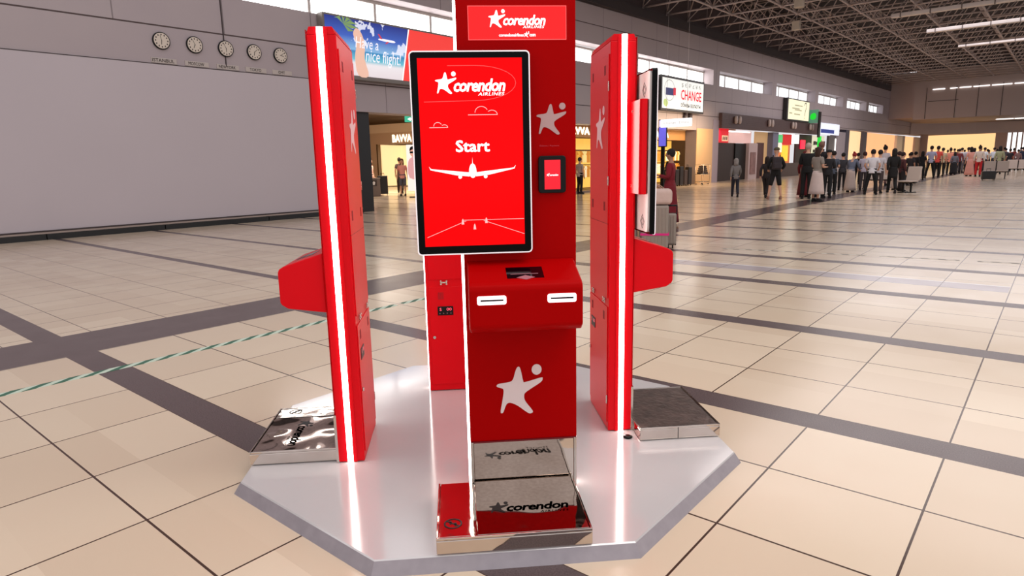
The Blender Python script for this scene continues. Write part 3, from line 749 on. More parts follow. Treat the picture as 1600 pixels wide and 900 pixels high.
MB().box(-.75, .72, -.08, .08, -.17, .19, .01, 1).build('lightbox', glow('white_lightbox', (1, .98, .98), 1.05), s)
text('lettering', 'Change  Döviz', -.6, -.06, 1.25, .13, -.083, glow('sign_pale_grey', (.5, .5, .5), .7), s)
for xx in (-.5, .5): MB().tube((xx, 0, .19), (xx, 0, 5.9), .006).build('hanger_rod', M_TRUSS, s)
s = thing('display_totem', (-14.36, 28.1, 0), 0, 'narrow purple lit display on a dark post beside the exchange lightbox', 'display')
MB().box(-.2, .2, -.06, .06, 2.06, 3.3, .01, 1).build('display_case', M_BLACK, s)
MB().box(-.17, .19, -.064, -.06, 2.1, 2.95).build('display', glow('violet_screen', rgb(104, 96, 214), 1.0, .5, 3), s)
MB().box(-.17, .19, -.064, -.06, 2.97, 3.26).build('display_header', glow('lilac_screen', rgb(222, 206, 236), 1.0, .2, 9), s)
MB().box(-.06, .1, -.05, .05, 0, 2.06).build('post', M_BLACK, s)
MB().box(-.3, .3, -.25, .25, 0, .04, .01).build('base', M_BLACK, s)
s = thing('menu_lightbox', (0, 0, 0), 0, 'square cream lit sign with a black question-mark curve above the food court', 'sign')
on_wall(s, 56.3, 5.2, .04); s.scale = (.915, .6, .82)
MB().box(-3.2, 3.1, -.5, 0, -1.05, 1.02, .01, 1).build('casing', mat('dark_casing'), s)
f = MB().box(-2.9, 3.0, -.507, -.499, -.92, .92).build('lit_face', glow('cream_sign', rgb(236, 230, 196), .92, .2, .9), s)
mb = MB(); P = [(1.55, .50), (1.6, .70), (1.9, .82), (2.15, .70), (2.15, .40), (1.85, 0), (1.75, -.35), (1.7, -.5)]
for q in outline(P, .09): mb.flat(q, -.509)
mb.flat([(1.66, -.62), (1.76, -.62), (1.76, -.74), (1.66, -.74)], -.509)
mb.build('curved_mark', M_BLACK, f)
mb = MB()
for k, (a, b, z) in enumerate(((-1.2, 1.0, .38), (-1.9, .2, .08), (-1.2, .8, -.05), (-2.6, -1.8, -.4), (-1.3, .4, -.45))): mb.flat([(a, z), (b, z), (b, z+.1), (a, z+.1)], -.509)
mb.build('faded_text_bars', glow('faded_print', rgb(170, 164, 130), .7), f)
s = thing('round_green_sign', (XW+.52, 60, 4.87), 0, 'glowing green projecting sign beside the square cream sign', 'sign')
MB().box(-.9, .6, -.08, .08, -.62, .62, .02).build('lightbox', glow('green_glow_box', rgb(96, 150, 120), .6), s)
mb = MB(); mb.flat(catmull([(-.55, 0), (-.35, .25), (.1, .3), (.3, .05), (.2, -.22), (-.2, -.32), (-.48, -.22)], 3), -.083); mb.build('green_emblem', glow('green_glow', rgb(30, 210, 50), 1.0), s)
MB().box(.7, .85, -.3, .3, -2.0, .4).build('dark_side_panel', M_BLACK, s); s.scale = (.56, 1, .88)
MB().box(.58, .72, -.06, .06, -.05, .05).build('panel_arm', M_BLACK, s)

# ------------------------------------------------------------------ shop opening by the wall: clothing store and its surroundings
M_FASC = mat('shop_fascia_tan', rgb(214, 178, 146), .6)
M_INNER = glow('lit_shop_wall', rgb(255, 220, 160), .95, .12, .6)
M_WHITEGLOW = glow('white_lit_backdrop', (1, .97, .9), 1.3)
struct(MB().box(-46, XW-.7, 12.95, 46, 4.86, 5.0).build('ceiling_arcade', mat('arcade_ceiling', rgb(120, 98, 84), .7)))
struct(MB().box(-17.95, -17.3, 12.96, 13.55, 0, 3.6).build('wall_column_1', mat('black_column', rgb(20, 19, 22), .4)))
struct(MB().box(-46.2, -46, 12.95, 46, 0, 5).build('wall_arcade_back', M_WARM))
struct(MB().box(-46, -17.9, 45.9, 46, 0, 5).build('wall_arcade_end', M_WARM))
struct(MB().box(-46, -17.9, 12.7, 12.95, 0, 5).build('wall_arcade_side', M_WARM))
A_ = Vector((-39.9, 30.65)); LF = 9.0; angF = math.atan2(.67, 3.55)
st = thing('clothing_store_front', (A_.x, A_.y, 0), angF, 'cream lit clothing shop front lettered BAVVA, seen past the left kiosk', 'shop front')
# local x along the facade, -y toward the hall
MB().box(-3, LF, -.05, .3, 3.85, 4.45).build('cornice', M_WARM, st)
MB().box(-3, LF, 0, .3, 3.02, 3.85).build('fascia', M_FASC, st)
MB().box(-3, 1.2, 0, .3, 0, 3.02).build('side_wall', M_FASC, st)
MB().box(1.2, 1.32, -.03, .3, 0, 3.06).build('portal_frame', mat('portal_bronze', rgb(120, 90, 60), .3, .5), st)
MB().box(1.32, LF, 2.6, 2.7, 0, 3.02).build('shop_back_wall', M_INNER, st)
MB().box(1.32, 1.42, .3, 2.6, 0, 3.02).build('shop_inner_wall', M_INNER, st)
MB().box(3.2, 8.2, 2.45, 2.6, .35, 2.75).build('lit_backdrop', M_WHITEGLOW, st)
MB().box(1.2, LF, -.02, 2.6, .0, .03).build('shop_floor_step', mat('dark_step', rgb(110, 80, 60), .4), st)
text('shop_lettering', 'BAVVA', 2.75, 3.16, 1.7, .5, -.03, glow('lit_cream_letters', (1, .93, .75), 1.4), st, bold=.04)
# exit sign
s = thing('exit_sign', (-22.35, 19.88, 3.48), YAW*-1+.0, 'green lit exit sign hanging in the arcade beside the start screen', 'sign')
s.rotation_euler = (0, 0, math.radians(45))
MB().box(-.32, .32, -.03, .03, -.13, .13, .01, 1).build('sign_box', glow('exit_green', rgb(40, 160, 130), .9), s)
mb = MB(); mb.flat([(-.2, .0), (-.06, .08), (-.06, .03), (.1, .03), (.1, -.03), (-.06, -.03), (-.06, -.08)], -.033); mb.ball((.2, -.033, .06), .02, .001, .02); mb.flat([(.17, .03), (.23, .03), (.25, -.08), (.2, -.03), (.15, -.08)], -.033)
mb.build('arrow_and_figure', glow('exit_white', (1, 1, 1), 1), s)
MB().tube((0, 0, .13), (0, 0, 1.38), .012).build('hanger_rod', M_BLACK, s)
for k, (x, y, lab) in enumerate(((-25.5, 19.4, 'bright round ceiling lamp in the arcade nearest the black column'), (-28.9, 21.0, 'bright long ceiling lamp in the arcade behind the round one'), (-24.5, 25.5, 'ceiling lamp in the arcade above the shop lettering'))):
    l = thing('ceiling_lamp', (x, y, 4.86), 0, lab, 'lamp', 'arcade ceiling lamps')
    m_ = MB(); m_.loft([(0, 0, 0, .5, .3), (0, 0, -.06, .5, .3), (0, 0, -.07, .44, .25)], 20); m_.build('lamp_body', M_WHITE, l)
    m_ = MB(); m_.loft([(0, 0, -.07, .42, .23), (0, 0, -.08, .40, .22)], 20); m_.build('lamp_diffuser', glow('lamp_glow', (1, .95, .85), 4), l)

# recycling bin, suitcase
b = thing('recycling_bin', (-26.4, 20.35, 0), math.radians(52), 'grey three-way recycling bin with white pictograms, beside the black column', 'bin')
MB().box(-.62, .62, -.22, .22, 0, .86, .02).build('bin_body', mat('bin_grey', rgb(110, 96, 90), .4), b)
MB().box(-.64, .64, -.24, .24, .86, .90, .01).build('bin_lid', mat('bin_lid', rgb(150, 132, 124), .4), b)
for k in range(3):
    q = MB().box(-.5+.34*k, -.22+.34*k, -.228, -.221, .50, .80).build('pictogram_panel', mat('bin_panel', rgb(60, 48, 46), .4), b)
    m_ = MB(); cx = -.36+.34*k
    m_.flat([(cx-.05, .56), (cx+.03, .56), (cx+.06, .68), (cx, .75), (cx-.06, .68)][::1], -.2285); m_.build('pictogram', M_WHITE, q)
MB().box(-.12, .1, -.228, -.221, .28, .40).build('bin_label', M_WHITE, b)
def suitcase(x, y, rz, w, d, h, m, label, group=None, ribs=True, strap=None, wheels=True, z=0):
    s = thing('suitcase', (x, y, z), rz, label, 'suitcase', group)
    b = MB(); b.box(-w/2, w/2, -d/2, d/2, .06, h, .03, 3)
    if ribs:
        n = max(3, int(w/.055))
        for i in range(n):
            cx = -w/2+.04+(w-.08)*i/(n-1); b.box(cx-.009, cx+.009, -d/2-.008, d/2+.008, .10, h-.05, .003, 1)
    b.build('shell', m, s)
    MB().box(-w/2-.004, w/2+.004, -.012, .012, .055, h+.004).build('zip_seam', M_BLACK, s)
    m_ = MB()
    for sx in (-1, 1): m_.tube((sx*.09, d/4, h-.02), (sx*.09, d/4, h+.12), .008, 6)
    m_.tube((-.10, d/4, h+.12), (.10, d/4, h+.12), .014, 8); m_.build('pull_handle', M_BLACK, s)
    if wheels:
        for sx in (-1, 1):
            for sy in (-1, 1): MB().tube((sx*(w/2-.05)-.01, sy*(d/2-.05), .03), (sx*(w/2-.05)+.012, sy*(d/2-.05), .03), .03, 12).build('wheel', M_BLACK, s)
    if strap: MB().box(-w/2-.012, w/2+.012, -d/2-.014, d/2+.014, h*.36, h*.36+.035, .003, 1).build('luggage_strap', strap, s)
    return s
M_SILV = mat('silver_shell', rgb(150, 138, 128), .3, .5)
M_DARKCASE = mat('dark_shell', rgb(28, 22, 22), .4)
suitcase(-26.7, 21.55, math.radians(52), .5, .3, .98, M_DARKCASE, 'tall black suitcase standing right beside the recycling bin', ribs=False)
suitcase(-4.89, 9.36, math.radians(28), .42, .26, .74, M_SILV, 'large ribbed silver suitcase with a pink strap behind the right-hand kiosk', 'travellers luggage behind the right-hand kiosk', strap=mat('pink_strap', rgb(214, 20, 120), .5))
suitcase(-4.84, 9.82, math.radians(28), .17, .14, .58, M_SILV, 'smaller silver suitcase just behind the one with the pink strap', 'travellers luggage behind the right-hand kiosk')
suitcase(-5.36, 9.25, math.radians(28), .38, .24, .42, M_SILV, 'low silver case left of the pink-strapped suitcase, mostly behind the kiosk monitor', 'travellers luggage behind the right-hand kiosk')
g_ = thing('duffel_bag', (-4.89, 9.40, .746), math.radians(28), 'pale pink soft bag lying on top of the pink-strapped suitcase', 'bag')
m_ = MB(); m_.box(-.23, .24, -.17, .02, .0, .25, .07, 4); m_.build('bag_body', mat('pale_pink_fabric', rgb(198, 170, 160), .8, var=.12, vscale=12), g_)
m_ = MB(); pts = [(-.12+.24*i/8, .26+.07*math.sin(PI*i/8)) for i in range(9)]
for a, c in zip(pts, pts[1:]): m_.tube((a[0], -.04, a[1]-.02), (c[0], -.04, c[1]-.02), .009)
m_.build('bag_strap', mat('tan_strap', rgb(170, 130, 110), .7), g_)

# merchandise wall facing the hall
sf_ = thing('fashion_shop_front', (0, 0, 0), 0, 'glowing yellow clothing shop front with BAVVA lettering behind the CHANGE sign', 'shop front')
on_wall(sf_, 31.5, 0, -.7)
# local x = world y - 31.5 ; local y = -(x offset)
MB().box(-6.3, 6.35, .0, .25, 2.62, 3.2).build('fascia', mat('orange_fascia', rgb(206, 150, 90), .6), sf_)
MB().box(-6.3, 6.35, -.05, .25, 3.2, 3.42).build('cornice', glow('warm_cove', (1, .72, .36), .8), sf_)
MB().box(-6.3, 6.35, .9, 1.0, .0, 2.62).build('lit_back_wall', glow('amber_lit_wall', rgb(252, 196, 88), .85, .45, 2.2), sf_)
for zz in (.14, 1.3, 2.0): MB().box(-6.3, 6.35, .45, .9, zz, zz+.04).build('shelf', mat('shelf_bronze', rgb(120, 84, 40), .4), sf_)
MB().box(-6.4, 6.4, -.3, .9, 0, .1).build('plinth', mat('pale_plinth', rgb(150, 126, 112), .4), sf_)
for x in (-6.15, 2.2): text('shop_lettering', 'BAVVA', x, 2.76, 1.9, .32, -.012, glow('lit_cream_letters'), sf_, bold=.06)
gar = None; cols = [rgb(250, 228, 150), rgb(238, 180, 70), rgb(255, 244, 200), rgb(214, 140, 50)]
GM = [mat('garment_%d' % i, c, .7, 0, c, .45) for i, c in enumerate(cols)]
def garment_mesh():
    m_ = MB(); m_.prism([(-.10, -.55), (.10, -.55), (.09, -.12), (.17, -.2), (.19, -.14), (.07, 0), (-.07, 0), (-.19, -.14), (-.17, -.2), (-.09, -.12)], 1, -.03, .03, bev=.008)
    me = m_.mesh('garment'); me.materials.append(GM[0]); return me
gme = garment_mesh()
hme = MB().tube((0, 0, -.02), (0, 0, .06), .006).mesh('hanger'); hme.materials.append(M_BLACK)
for rail, zc in ((0, 1.98), (1, 1.26)):
    rl = MB().tube((-6.2, .3, zc+.06), (6.3, .3, zc+.06), .012).build('hanging_rail', M_BLACK, sf_)
    for x0 in [-6.1+.22*i for i in range(12)]+[1.9+.22*i for i in range(20)]:
        o = thing('hanging_garment', (XW-.7-.3, 31.5+x0, zc), PI/2+rnd.uniform(-.2, .2), ('pale garment hanging on the %s rail of the amber-lit shop' % ('upper' if rail == 0 else 'lower')), 'garment', 'garments on the %s rail' % ('upper' if rail == 0 else 'lower'))
        q = put('cloth', gme, o); q.material_slots[0].link = 'OBJECT'; q.material_slots[0].material = GM[rnd.randrange(4)]
        put('hanger', hme, o)
# suitcases on show in front of the shop
for k, (yy, hh) in enumerate(((33.0, .75), (33.55, .85), (34.1, .75), (34.65, .9), (35.2, .7), (35.75, .85))):
    suitcase(-16.6, yy, PI/2, .42, .26, hh+.2, M_DARKCASE if k % 3 != 1 else mat('brown_shell', rgb(60, 44, 40), .4), 'dark suitcase in the row on show before the amber-lit shop, %s from the pillar' % ('sixth', 'fifth', 'fourth', 'third', 'second', 'first')[k], 'suitcases on show outside the amber-lit shop', ribs=False)
cart = thing('stock_trolley', (-16.45, 37.35, 0), PI/2, 'wire trolley stacked with dark folded goods at the foot of the pillar', 'trolley')
fr = MB()
for sx in (-.45, .45):
    for sy in (-.25, .25): fr.tube((sx, sy, .08), (sx, sy, 1.15), .015)
for z in (.15, .6, 1.15):
    fr.tube((-.45, -.25, z), (.45, -.25, z), .012); fr.tube((-.45, .25, z), (.45, .25, z), .012); fr.tube((-.45, -.25, z), (-.45, .25, z), .012); fr.tube((.45, -.25, z), (.45, .25, z), .012)
fr.build('trolley_frame', M_STEELB, cart)
for z in (.15, .6): MB().box(-.45, .45, -.25, .25, z, z+.02).build('trolley_shelf', M_BLACK, cart)
for sx in (-.4, .4):
    for sy in (-.2, .2): MB().tube((sx, sy-.015, .04), (sx, sy+.015, .04), .04, 10).build('castor', M_BLACK, cart)
for j, (z, w) in enumerate(((.625, .7), (.745, .66), (.865, .6), (.985, .5))):
    o = MB().box(-w/2, w/2, -.2, .2, 0, .11, .03, 3).build('folded_bundle', mat('dark_cloth', rgb(52, 40, 38), .8)); o.location = (-16.45, 37.35, z); o.rotation_euler = (0, 0, PI/2+.1*j)
    tag(o, 'dark folded bundle on the wire trolley, %s of the stack' % ('bottom', 'second from the bottom', 'second from the top', 'top')[j], 'bundle', 'folded bundles on the trolley')
# pillar facings
struct(MB().box(XW, XW+.03, 37.9, 40.25, .0, 3.32).build('trim_5', mat('warm_lit_pillar', rgb(232, 190, 140), .5)))
struct(MB().box(XW, XW+.035, 40.25, 41.15, .0, 3.9).build('trim_6', mat('lilac_grey_pillar', rgb(168, 154, 168), .5)))

# ------------------------------------------------------------------ food court
fc = thing('food_court_fascia', (0, 0, 0), 0, 'dark brown slatted wooden fascia above the food court counters', 'fascia')
on_wall(fc, 51.5, 0, .01)
m_ = MB(); m_.box(-10.35, 11.3, -.2, 0, 3.42, 4.36)
for q in range(7): m_.box(-10.35, 11.3, -.22, -.2, 3.47+.125*q, 3.55+.125*q)
m_.build('slatted_board', mat('brown_wood_slats', rgb(84, 60, 58), .5, var=.2, vscale=3), fc)
k_ = 0
for yy in (36.4, 43.5, 49.9, 55.3, 60.0):
    k_ += 1
    l = thing('twin_wall_light', (0, 0, 0), 0, 'pair of small oval wall lights, %s from the camera' % ('nearest', 'second', 'third', 'fourth', 'farthest')[k_-1], 'lamp', 'twin oval wall lights over the counters')
    on_wall(l, yy, 3.98 if yy > 40 else 3.9, .22 if yy > 41 else 0)
    MB().box(-.05, .05, -.05, 0, -.06, .06).build('bracket', M_BLACK, l)
    for sx in (-.32, .32):
        m_ = MB(); m_.loft([(sx, -.12, -.26, .05, .05), (sx, -.12, -.2, .13, .10), (sx, -.12, 0, .15, .12), (sx, -.12, .2, .13, .10), (sx, -.12, .26, .05, .05)], 12)
        m_.build('oval_shade', mat('cream_shade', rgb(196, 176, 168), .4) if yy > 40 else mat('dark_shade', rgb(60, 50, 56), .4), l)
        MB().box(min(sx, 0), max(sx, 0), -.05, -.03, -.015, .015).build('arm', M_BLACK, l)
def court(name, y0, y1, label, parts):
    c = thing(name, (0, 0, 0), 0, label, 'shop front'); on_wall(c, y0, 0, 0)
    for (nm, a, b, z0, z1, d0, d1, m) in parts: MB().box(a-y0, b-y0, d0, d1, z0, z1).build(nm, m, c)
    return c
G = glow
c = court('red_sign_counter', 41.15, 48.6, 'closed counter with a red lit sign and dark slatted shutter', [
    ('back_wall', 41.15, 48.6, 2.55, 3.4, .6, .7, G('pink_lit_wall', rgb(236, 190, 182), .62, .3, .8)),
    ('shutter', 41.2, 46.9, 0, 2.52, .5, .6, mat('brown_shutter', rgb(52, 34, 28), .5, var=.4, vscale=4)),
    ('dark_side', 45.2, 47.2, 0, 2.52, .42, .5, M_BLACK),
    ('white_pier', 47.2, 48.9, 0, 2.55, .2, .6, mat('pink_white_pier', rgb(206, 180, 176), .5)),
    ('lit_sign', 41.25, 43.1, 2.52, 3.42, .1, .2, G('red_sign_box', rgb(206, 14, 30), .9, .3, 2)),
    ('light_tube', 43.1, 47.3, 3.25, 3.33, .2, .3, G('tube_light', (1, .9, .85), 2.0))])
m_ = MB(); m_.flat([(.42+.26*math.cos(a), 2.98+.36*math.sin(a)) for a in [2*PI*i/18 for i in range(18)]], .098); m_.build('red_oval', glow('vivid_red_oval', rgb(240, 10, 50), 1.1), c)
bx_ = MB().box(.85, 1.85, .09, .1, 2.62, 2.98).build('cream_plaque', glow('cream_plaque', rgb(236, 190, 150), .9), c)
m_ = MB()
for q, (a, b) in enumerate(((.95, 1.15), (1.22, 1.44), (1.52, 1.74))): m_.flat([(a, 2.69), (b, 2.72), (b-.03, 2.92), (a+.05, 2.90)], .089)
m_.build('blurred_marks', mat('dark_marks', rgb(90, 30, 24), .5), bx_)
MB().box(47.5-41.15, 48.5-41.15, .15, .2, .35, 1.9).build('poster_panel', mat('poster_brown', rgb(150, 110, 105), .5, var=.6, vscale=3), c)
c = court('brown_door_front', 48.9, 52.9, 'cream wall bay with a tall brown door between two counters', [
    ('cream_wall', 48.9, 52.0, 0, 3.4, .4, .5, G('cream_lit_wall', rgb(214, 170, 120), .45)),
    ('brown_door', 49.2, 50.5, 0, 2.6, .3, .4, mat('brown_door_wood', rgb(86, 42, 34), .4)),
    ('blue_grey_column', 51.5, 52.7, 0, 3.4, -.02, .5, mat('blue_grey_column', rgb(120, 120, 142), .5))])
c = court('snack_counter', 52.8, 58.6, 'busy snack counter with green, red and white lit panels', [
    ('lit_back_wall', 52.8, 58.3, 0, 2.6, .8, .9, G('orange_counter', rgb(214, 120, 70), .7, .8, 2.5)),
    ('green_menu', 52.8, 54.1, 2.65, 3.25, .1, .2, G('menu_green', rgb(80, 190, 110), .9, .4, 3)),
    ('white_menu', 52.8, 54.0, 1.9, 2.6, .1, .2, G('menu_white', rgb(255, 236, 200), .95)),
    ('red_menu', 54.2, 56.3, 2.5, 3.3, .1, .2, G('menu_red', rgb(196, 22, 20), .85, .1, 1)),
    ('bright_menu', 56.4, 58.3, 2.6, 3.35, .1, .2, G('menu_bright', (1, .92, .88), 1.3)),
    ('yellow_menu', 54.8, 56.2, 1.2, 2.45, .3, .4, G('menu_yellow', rgb(244, 200, 60), .95, .5, 3)),
    ('counter', 52.8, 58.3, 0, 1.05, -.2, .1, mat('dark_counter', rgb(60, 40, 36), .4))])
c = court('dark_bar_front', 58.4, 63.2, 'dark maroon counter bay with a small glowing red emblem', [
    ('maroon_wall', 58.4, 63.0, 0, 3.42, .4, .5, mat('maroon_wall', rgb(50, 12, 18), .5)),
    ('red_emblem', 59.6, 60.8, 2.2, 2.95, .3, .38, G('neon_red', rgb(255, 40, 70), 1.2, .5, 3)),
    ('green_neon_column', 62.9, 63.4, .6, 3.3, -.3, -.1, G('neon_green', rgb(40, 220, 70), .9, .6, 5))])
c = court('duty_free_front', 63.4, 72.5, 'pale shop bay with blue and white lightbox and lit display shelves', [
    ('lightbox', 63.4, 69.9, 3.5, 4.5, -.15, 0, G('blue_white_lightbox', rgb(222, 226, 240), .95, .1, .8)),
    ('blue_wave_panel', 63.6, 68.0, 3.62, 3.95, -.17, -.15, G('panel_blue', rgb(40, 56, 130), .8)),
    ('lit_shelves', 63.5, 67.4, 0, 3.4, .5, .6, G('shelf_white', rgb(226, 216, 190), .8, .5, 1.6)),
    ('dark_panel', 67.4, 69.8, 0, 3.45, .1, .3, mat('dark_grey_panel', rgb(74, 66, 70), .4)),
    ('light_line', 69.6, 69.8, .4, 3.2, .05, .1, G('tube_light'))])
for q in range(4):
    MB().box(.2, 3.9, .30, .5, .50+.68*q, .54+.68*q).build('display_shelf', M_WHITE, c)
    for r in range(6):
        o = MB().box(-.2, .2, -.06, .06, 0, rnd.uniform(.25, .45), .02).build('boxed_item', mat('dark_goods', rgb(70, 52, 50), .5, var=.5, vscale=4)); o.location = (XW-.40, 63.4+.55+.6*r, .54+.68*q); o.rotation_euler = (0, 0, PI/2)
        tag(o, 'dark boxed item on the %s shelf of the pale lit shop bay' % ('bottom', 'second', 'third', 'top')[q], 'box', 'boxed items on the %s shelf' % ('bottom', 'second', 'third', 'top')[q])
struct(MB().box(XW-.7, XW+.02, 70.1, 73.0, 0, 3.86).build('wall_pier_1', M_GREYW))
# sunlit openings farther along
PE = [G('sunlit_blind_a', rgb(255, 214, 160), .95, .12, .35), G('sunlit_blind_b', rgb(252, 186, 128), .95, .15, .3), G('sunlit_blind_c', rgb(250, 196, 140), .95, .15, .3)]
for k, (a, b) in enumerate(((74.4, 80.6), (82.2, 99.5), (105, 113.5))):
    struct(MB().box(XW-.3, XW-.25, a, b, 0, 4.1).build('window_%d' % (9+k), PE[k]))
for k, (a, b, m) in enumerate(((73.0, 74.4, mat('dark_mullion', rgb(70, 66, 84), .5)), (80.6, 82.2, mat('dark_mullion')), (99.5, 103.2, M_WHITE), (103.2, 105, M_GREYW), (113.5, 118, M_GREYW))):
    struct(MB().box(XW-.7, XW+.05, a, b, 0, 4.1).build('wall_pier_%d' % (k+2), m))
# end wall with a broad sunlit front and brighter doors
mb = MB(); mb.box(-17.2, 26, 118, 118.3, 4.35, 6.2); mb.box(-17.2, -16.2, 118, 118.3, 0, 4.35); mb.box(-7.9, -6.5, 118, 118.3, 0, 4.35); mb.box(-4.2, -3.9, 118, 118.3, 0, 4.35); mb.box(6, 26, 118, 118.3, 0, 4.35)
for xx in (-6.1, -5.5, -4.9): mb.box(xx, xx+.18, 118, 118.3, 0, 4.35)
struct(mb.build('wall_far', M_BULK))
struct(MB().box(-16.2, -7.9, 118.35, 118.45, 0, 4.4).build('window_12', G('sunlit_end_glass', rgb(255, 212, 150), 1.0, .12, .25)))
struct(MB().box(-6.5, 6, 118.35, 118.45, 0, 4.4).build('window_13', G('white_daylight_glass', (1, 1, 1), 1.3, .05, .5)))
for k in range(3):
    o = MB().loft([(0, 0, 0, .9, .35), (0, 0, .05, 1.0, .4), (0, 0, .1, .9, .35)], 16).build('soffit_lamp', G('soffit_glow', (1, .98, .95), 1.5)); o.location = (-6.6+2.0*k, 110, 5.9)
    tag(o, 'bright oval lamp under the far soffit, %s of three' % ('leftmost', 'middle', 'rightmost')[k], 'lamp', 'oval lamps under the far soffit')

# floor tapes
M_TAPE = None
def tape_mat(name, c0, c1, per):
    m, nt, b, x, X, Y, Z, g = newmat(name)
    v = x.mod(x.m('ADD', x.m('MULTIPLY', X, 1.6), Y), per); nt.links.new(x.mix(x.lt(v, per*.5), c0, c1), b.inputs['Base Color']); b.inputs['Roughness'].default_value = .45
    return m
M_TG = tape_mat('green_white_tape', rgb(52, 104, 82), rgb(200, 214, 196), .17)
M_TB = tape_mat('worn_striped_tape', rgb(120, 112, 100), rgb(196, 186, 172), .34)
for y0, y1, lab in ((-1.5, 4.28, 'long green and white striped floor tape left of the platform'), (4.36, 4.78, 'short piece of green and white floor tape, after the gap in the long one')):
    o = MB().box(-.040, .040, 0, y1-y0, 0, .0015).build('floor_tape', M_TG); o.location = (-5.2, y0, 0); tag(o, lab, 'tape')
for k, (xa, ya, xb, yb) in enumerate(((-4.1, 10.2, -2.75, 10.42), (-2.66, 10.43, -2.05, 10.5), (-1.9, 10.52, -.95, 10.62), (-.75, 10.64, .1, 10.74))):
    L = math.hypot(xb-xa, yb-ya); o = MB().box(0, L, -.035, .035, 0, .0015).build('floor_tape', M_TB); o.location = (xa, ya, 0); o.rotation_euler = (0, 0, math.atan2(yb-ya, xb-xa))
    tag(o, 'worn grey striped tape across the right-hand floor, %s piece from the left' % ('first', 'second', 'third', 'fourth')[k], 'tape', 'worn tape pieces across the floor')

# ------------------------------------------------------------------ people
def skin_mesh(name, verts, edges, radii, sub=1):
    """continuous limb-like surface grown over a skeleton; verts in metres"""
    me = bpy.data.meshes.new(name); me.from_pydata(verts, edges, [])
    o = bpy.data.objects.new(name, me); COL.objects.link(o)
    md = o.modifiers.new('s', 'SKIN'); md.use_smooth_shade = True
    for i, r in enumerate(radii): me.skin_vertices[0].data[i].radius = r if isinstance(r, tuple) else (r, r)
    me.skin_vertices[0].data[0].use_root = True
    if sub: sd = o.modifiers.new('d', 'SUBSURF'); sd.levels = sub; sd.render_levels = sub
    dg = bpy.context.evaluated_depsgraph_get(); dg.update()
    out = bpy.data.meshes.new_from_object(o.evaluated_get(dg)); out.name = name
    bpy.data.objects.remove(o); bpy.data.meshes.remove(me)
    for p in out.polygons: p.use_smooth = True
    return out
def joints(pose):
    J = dict(pel=(0, 0, .95), spi=(0, .01, 1.13), che=(0, .015, 1.32), nkb=(0, .02, 1.46), nk=(0, .01, 1.53), hd1=(0, -.012, 1.595), hd2=(0, -.012, 1.665), hd3=(0, -.005, 1.715))
    for s, k in ((1, 'l'), (-1, 'r')):
        J['sh'+k] = (s*.165, .02, 1.40); J['el'+k] = (s*.235, .04, 1.12); J['wr'+k] = (s*.245, -.03, .88)
        J['hp'+k] = (s*.09, 0, .88); J['kn'+k] = (s*.10, -.01, .49); J['an'+k] = (s*.105, .03, .09); J['to'+k] = (s*.12, -.12, .035)
    if pose == 'walk':
        J['knl'] = (.095, -.13, .50); J['anl'] = (.09, -.20, .10); J['tol'] = (.09, -.34, .06)
        J['knr'] = (-.095, .04, .49); J['anr'] = (-.09, .26, .14); J['tor'] = (-.09, .16, .04)
        J['ell'] = (.22, .14, 1.14); J['wrl'] = (.22, .12, .90); J['elr'] = (-.22, -.06, 1.13); J['wrr'] = (-.20, -.24, .98)
    if pose == 'wide':
        for s, k in ((1, 'l'), (-1, 'r')):
            J['kn'+k] = (s*.15, -.03, .49); J['an'+k] = (s*.20, .03, .09); J['to'+k] = (s*.24, -.11, .035)
        J['ell'] = (.27, .03, 1.15); J['elr'] = (-.27, .03, 1.15); J['wrl'] = (.22, -.16, 1.02); J['wrr'] = (-.22, -.14, 1.02)
    if pose == 'hold':
        J['ell'] = (.22, .0, 1.12); J['elr'] = (-.22, .0, 1.12); J['wrl'] = (.10, -.24, 1.17); J['wrr'] = (-.12, -.22, 1.12)
    if pose == 'lean':
        for k in ('spi', 'che', 'nkb', 'nk', 'hd1', 'hd2', 'hd3', 'shl', 'shr'):
            x, y, z = J[k]; d = z-.95; J[k] = (x, y-d*.36, .95+d*.95)
        J['ell'] = (.24, -.22, 1.10); J['elr'] = (-.24, -.22, 1.10); J['wrl'] = (.22, -.42, .98); J['wrr'] = (-.2, -.42, .98)
    return J
BODY = {}
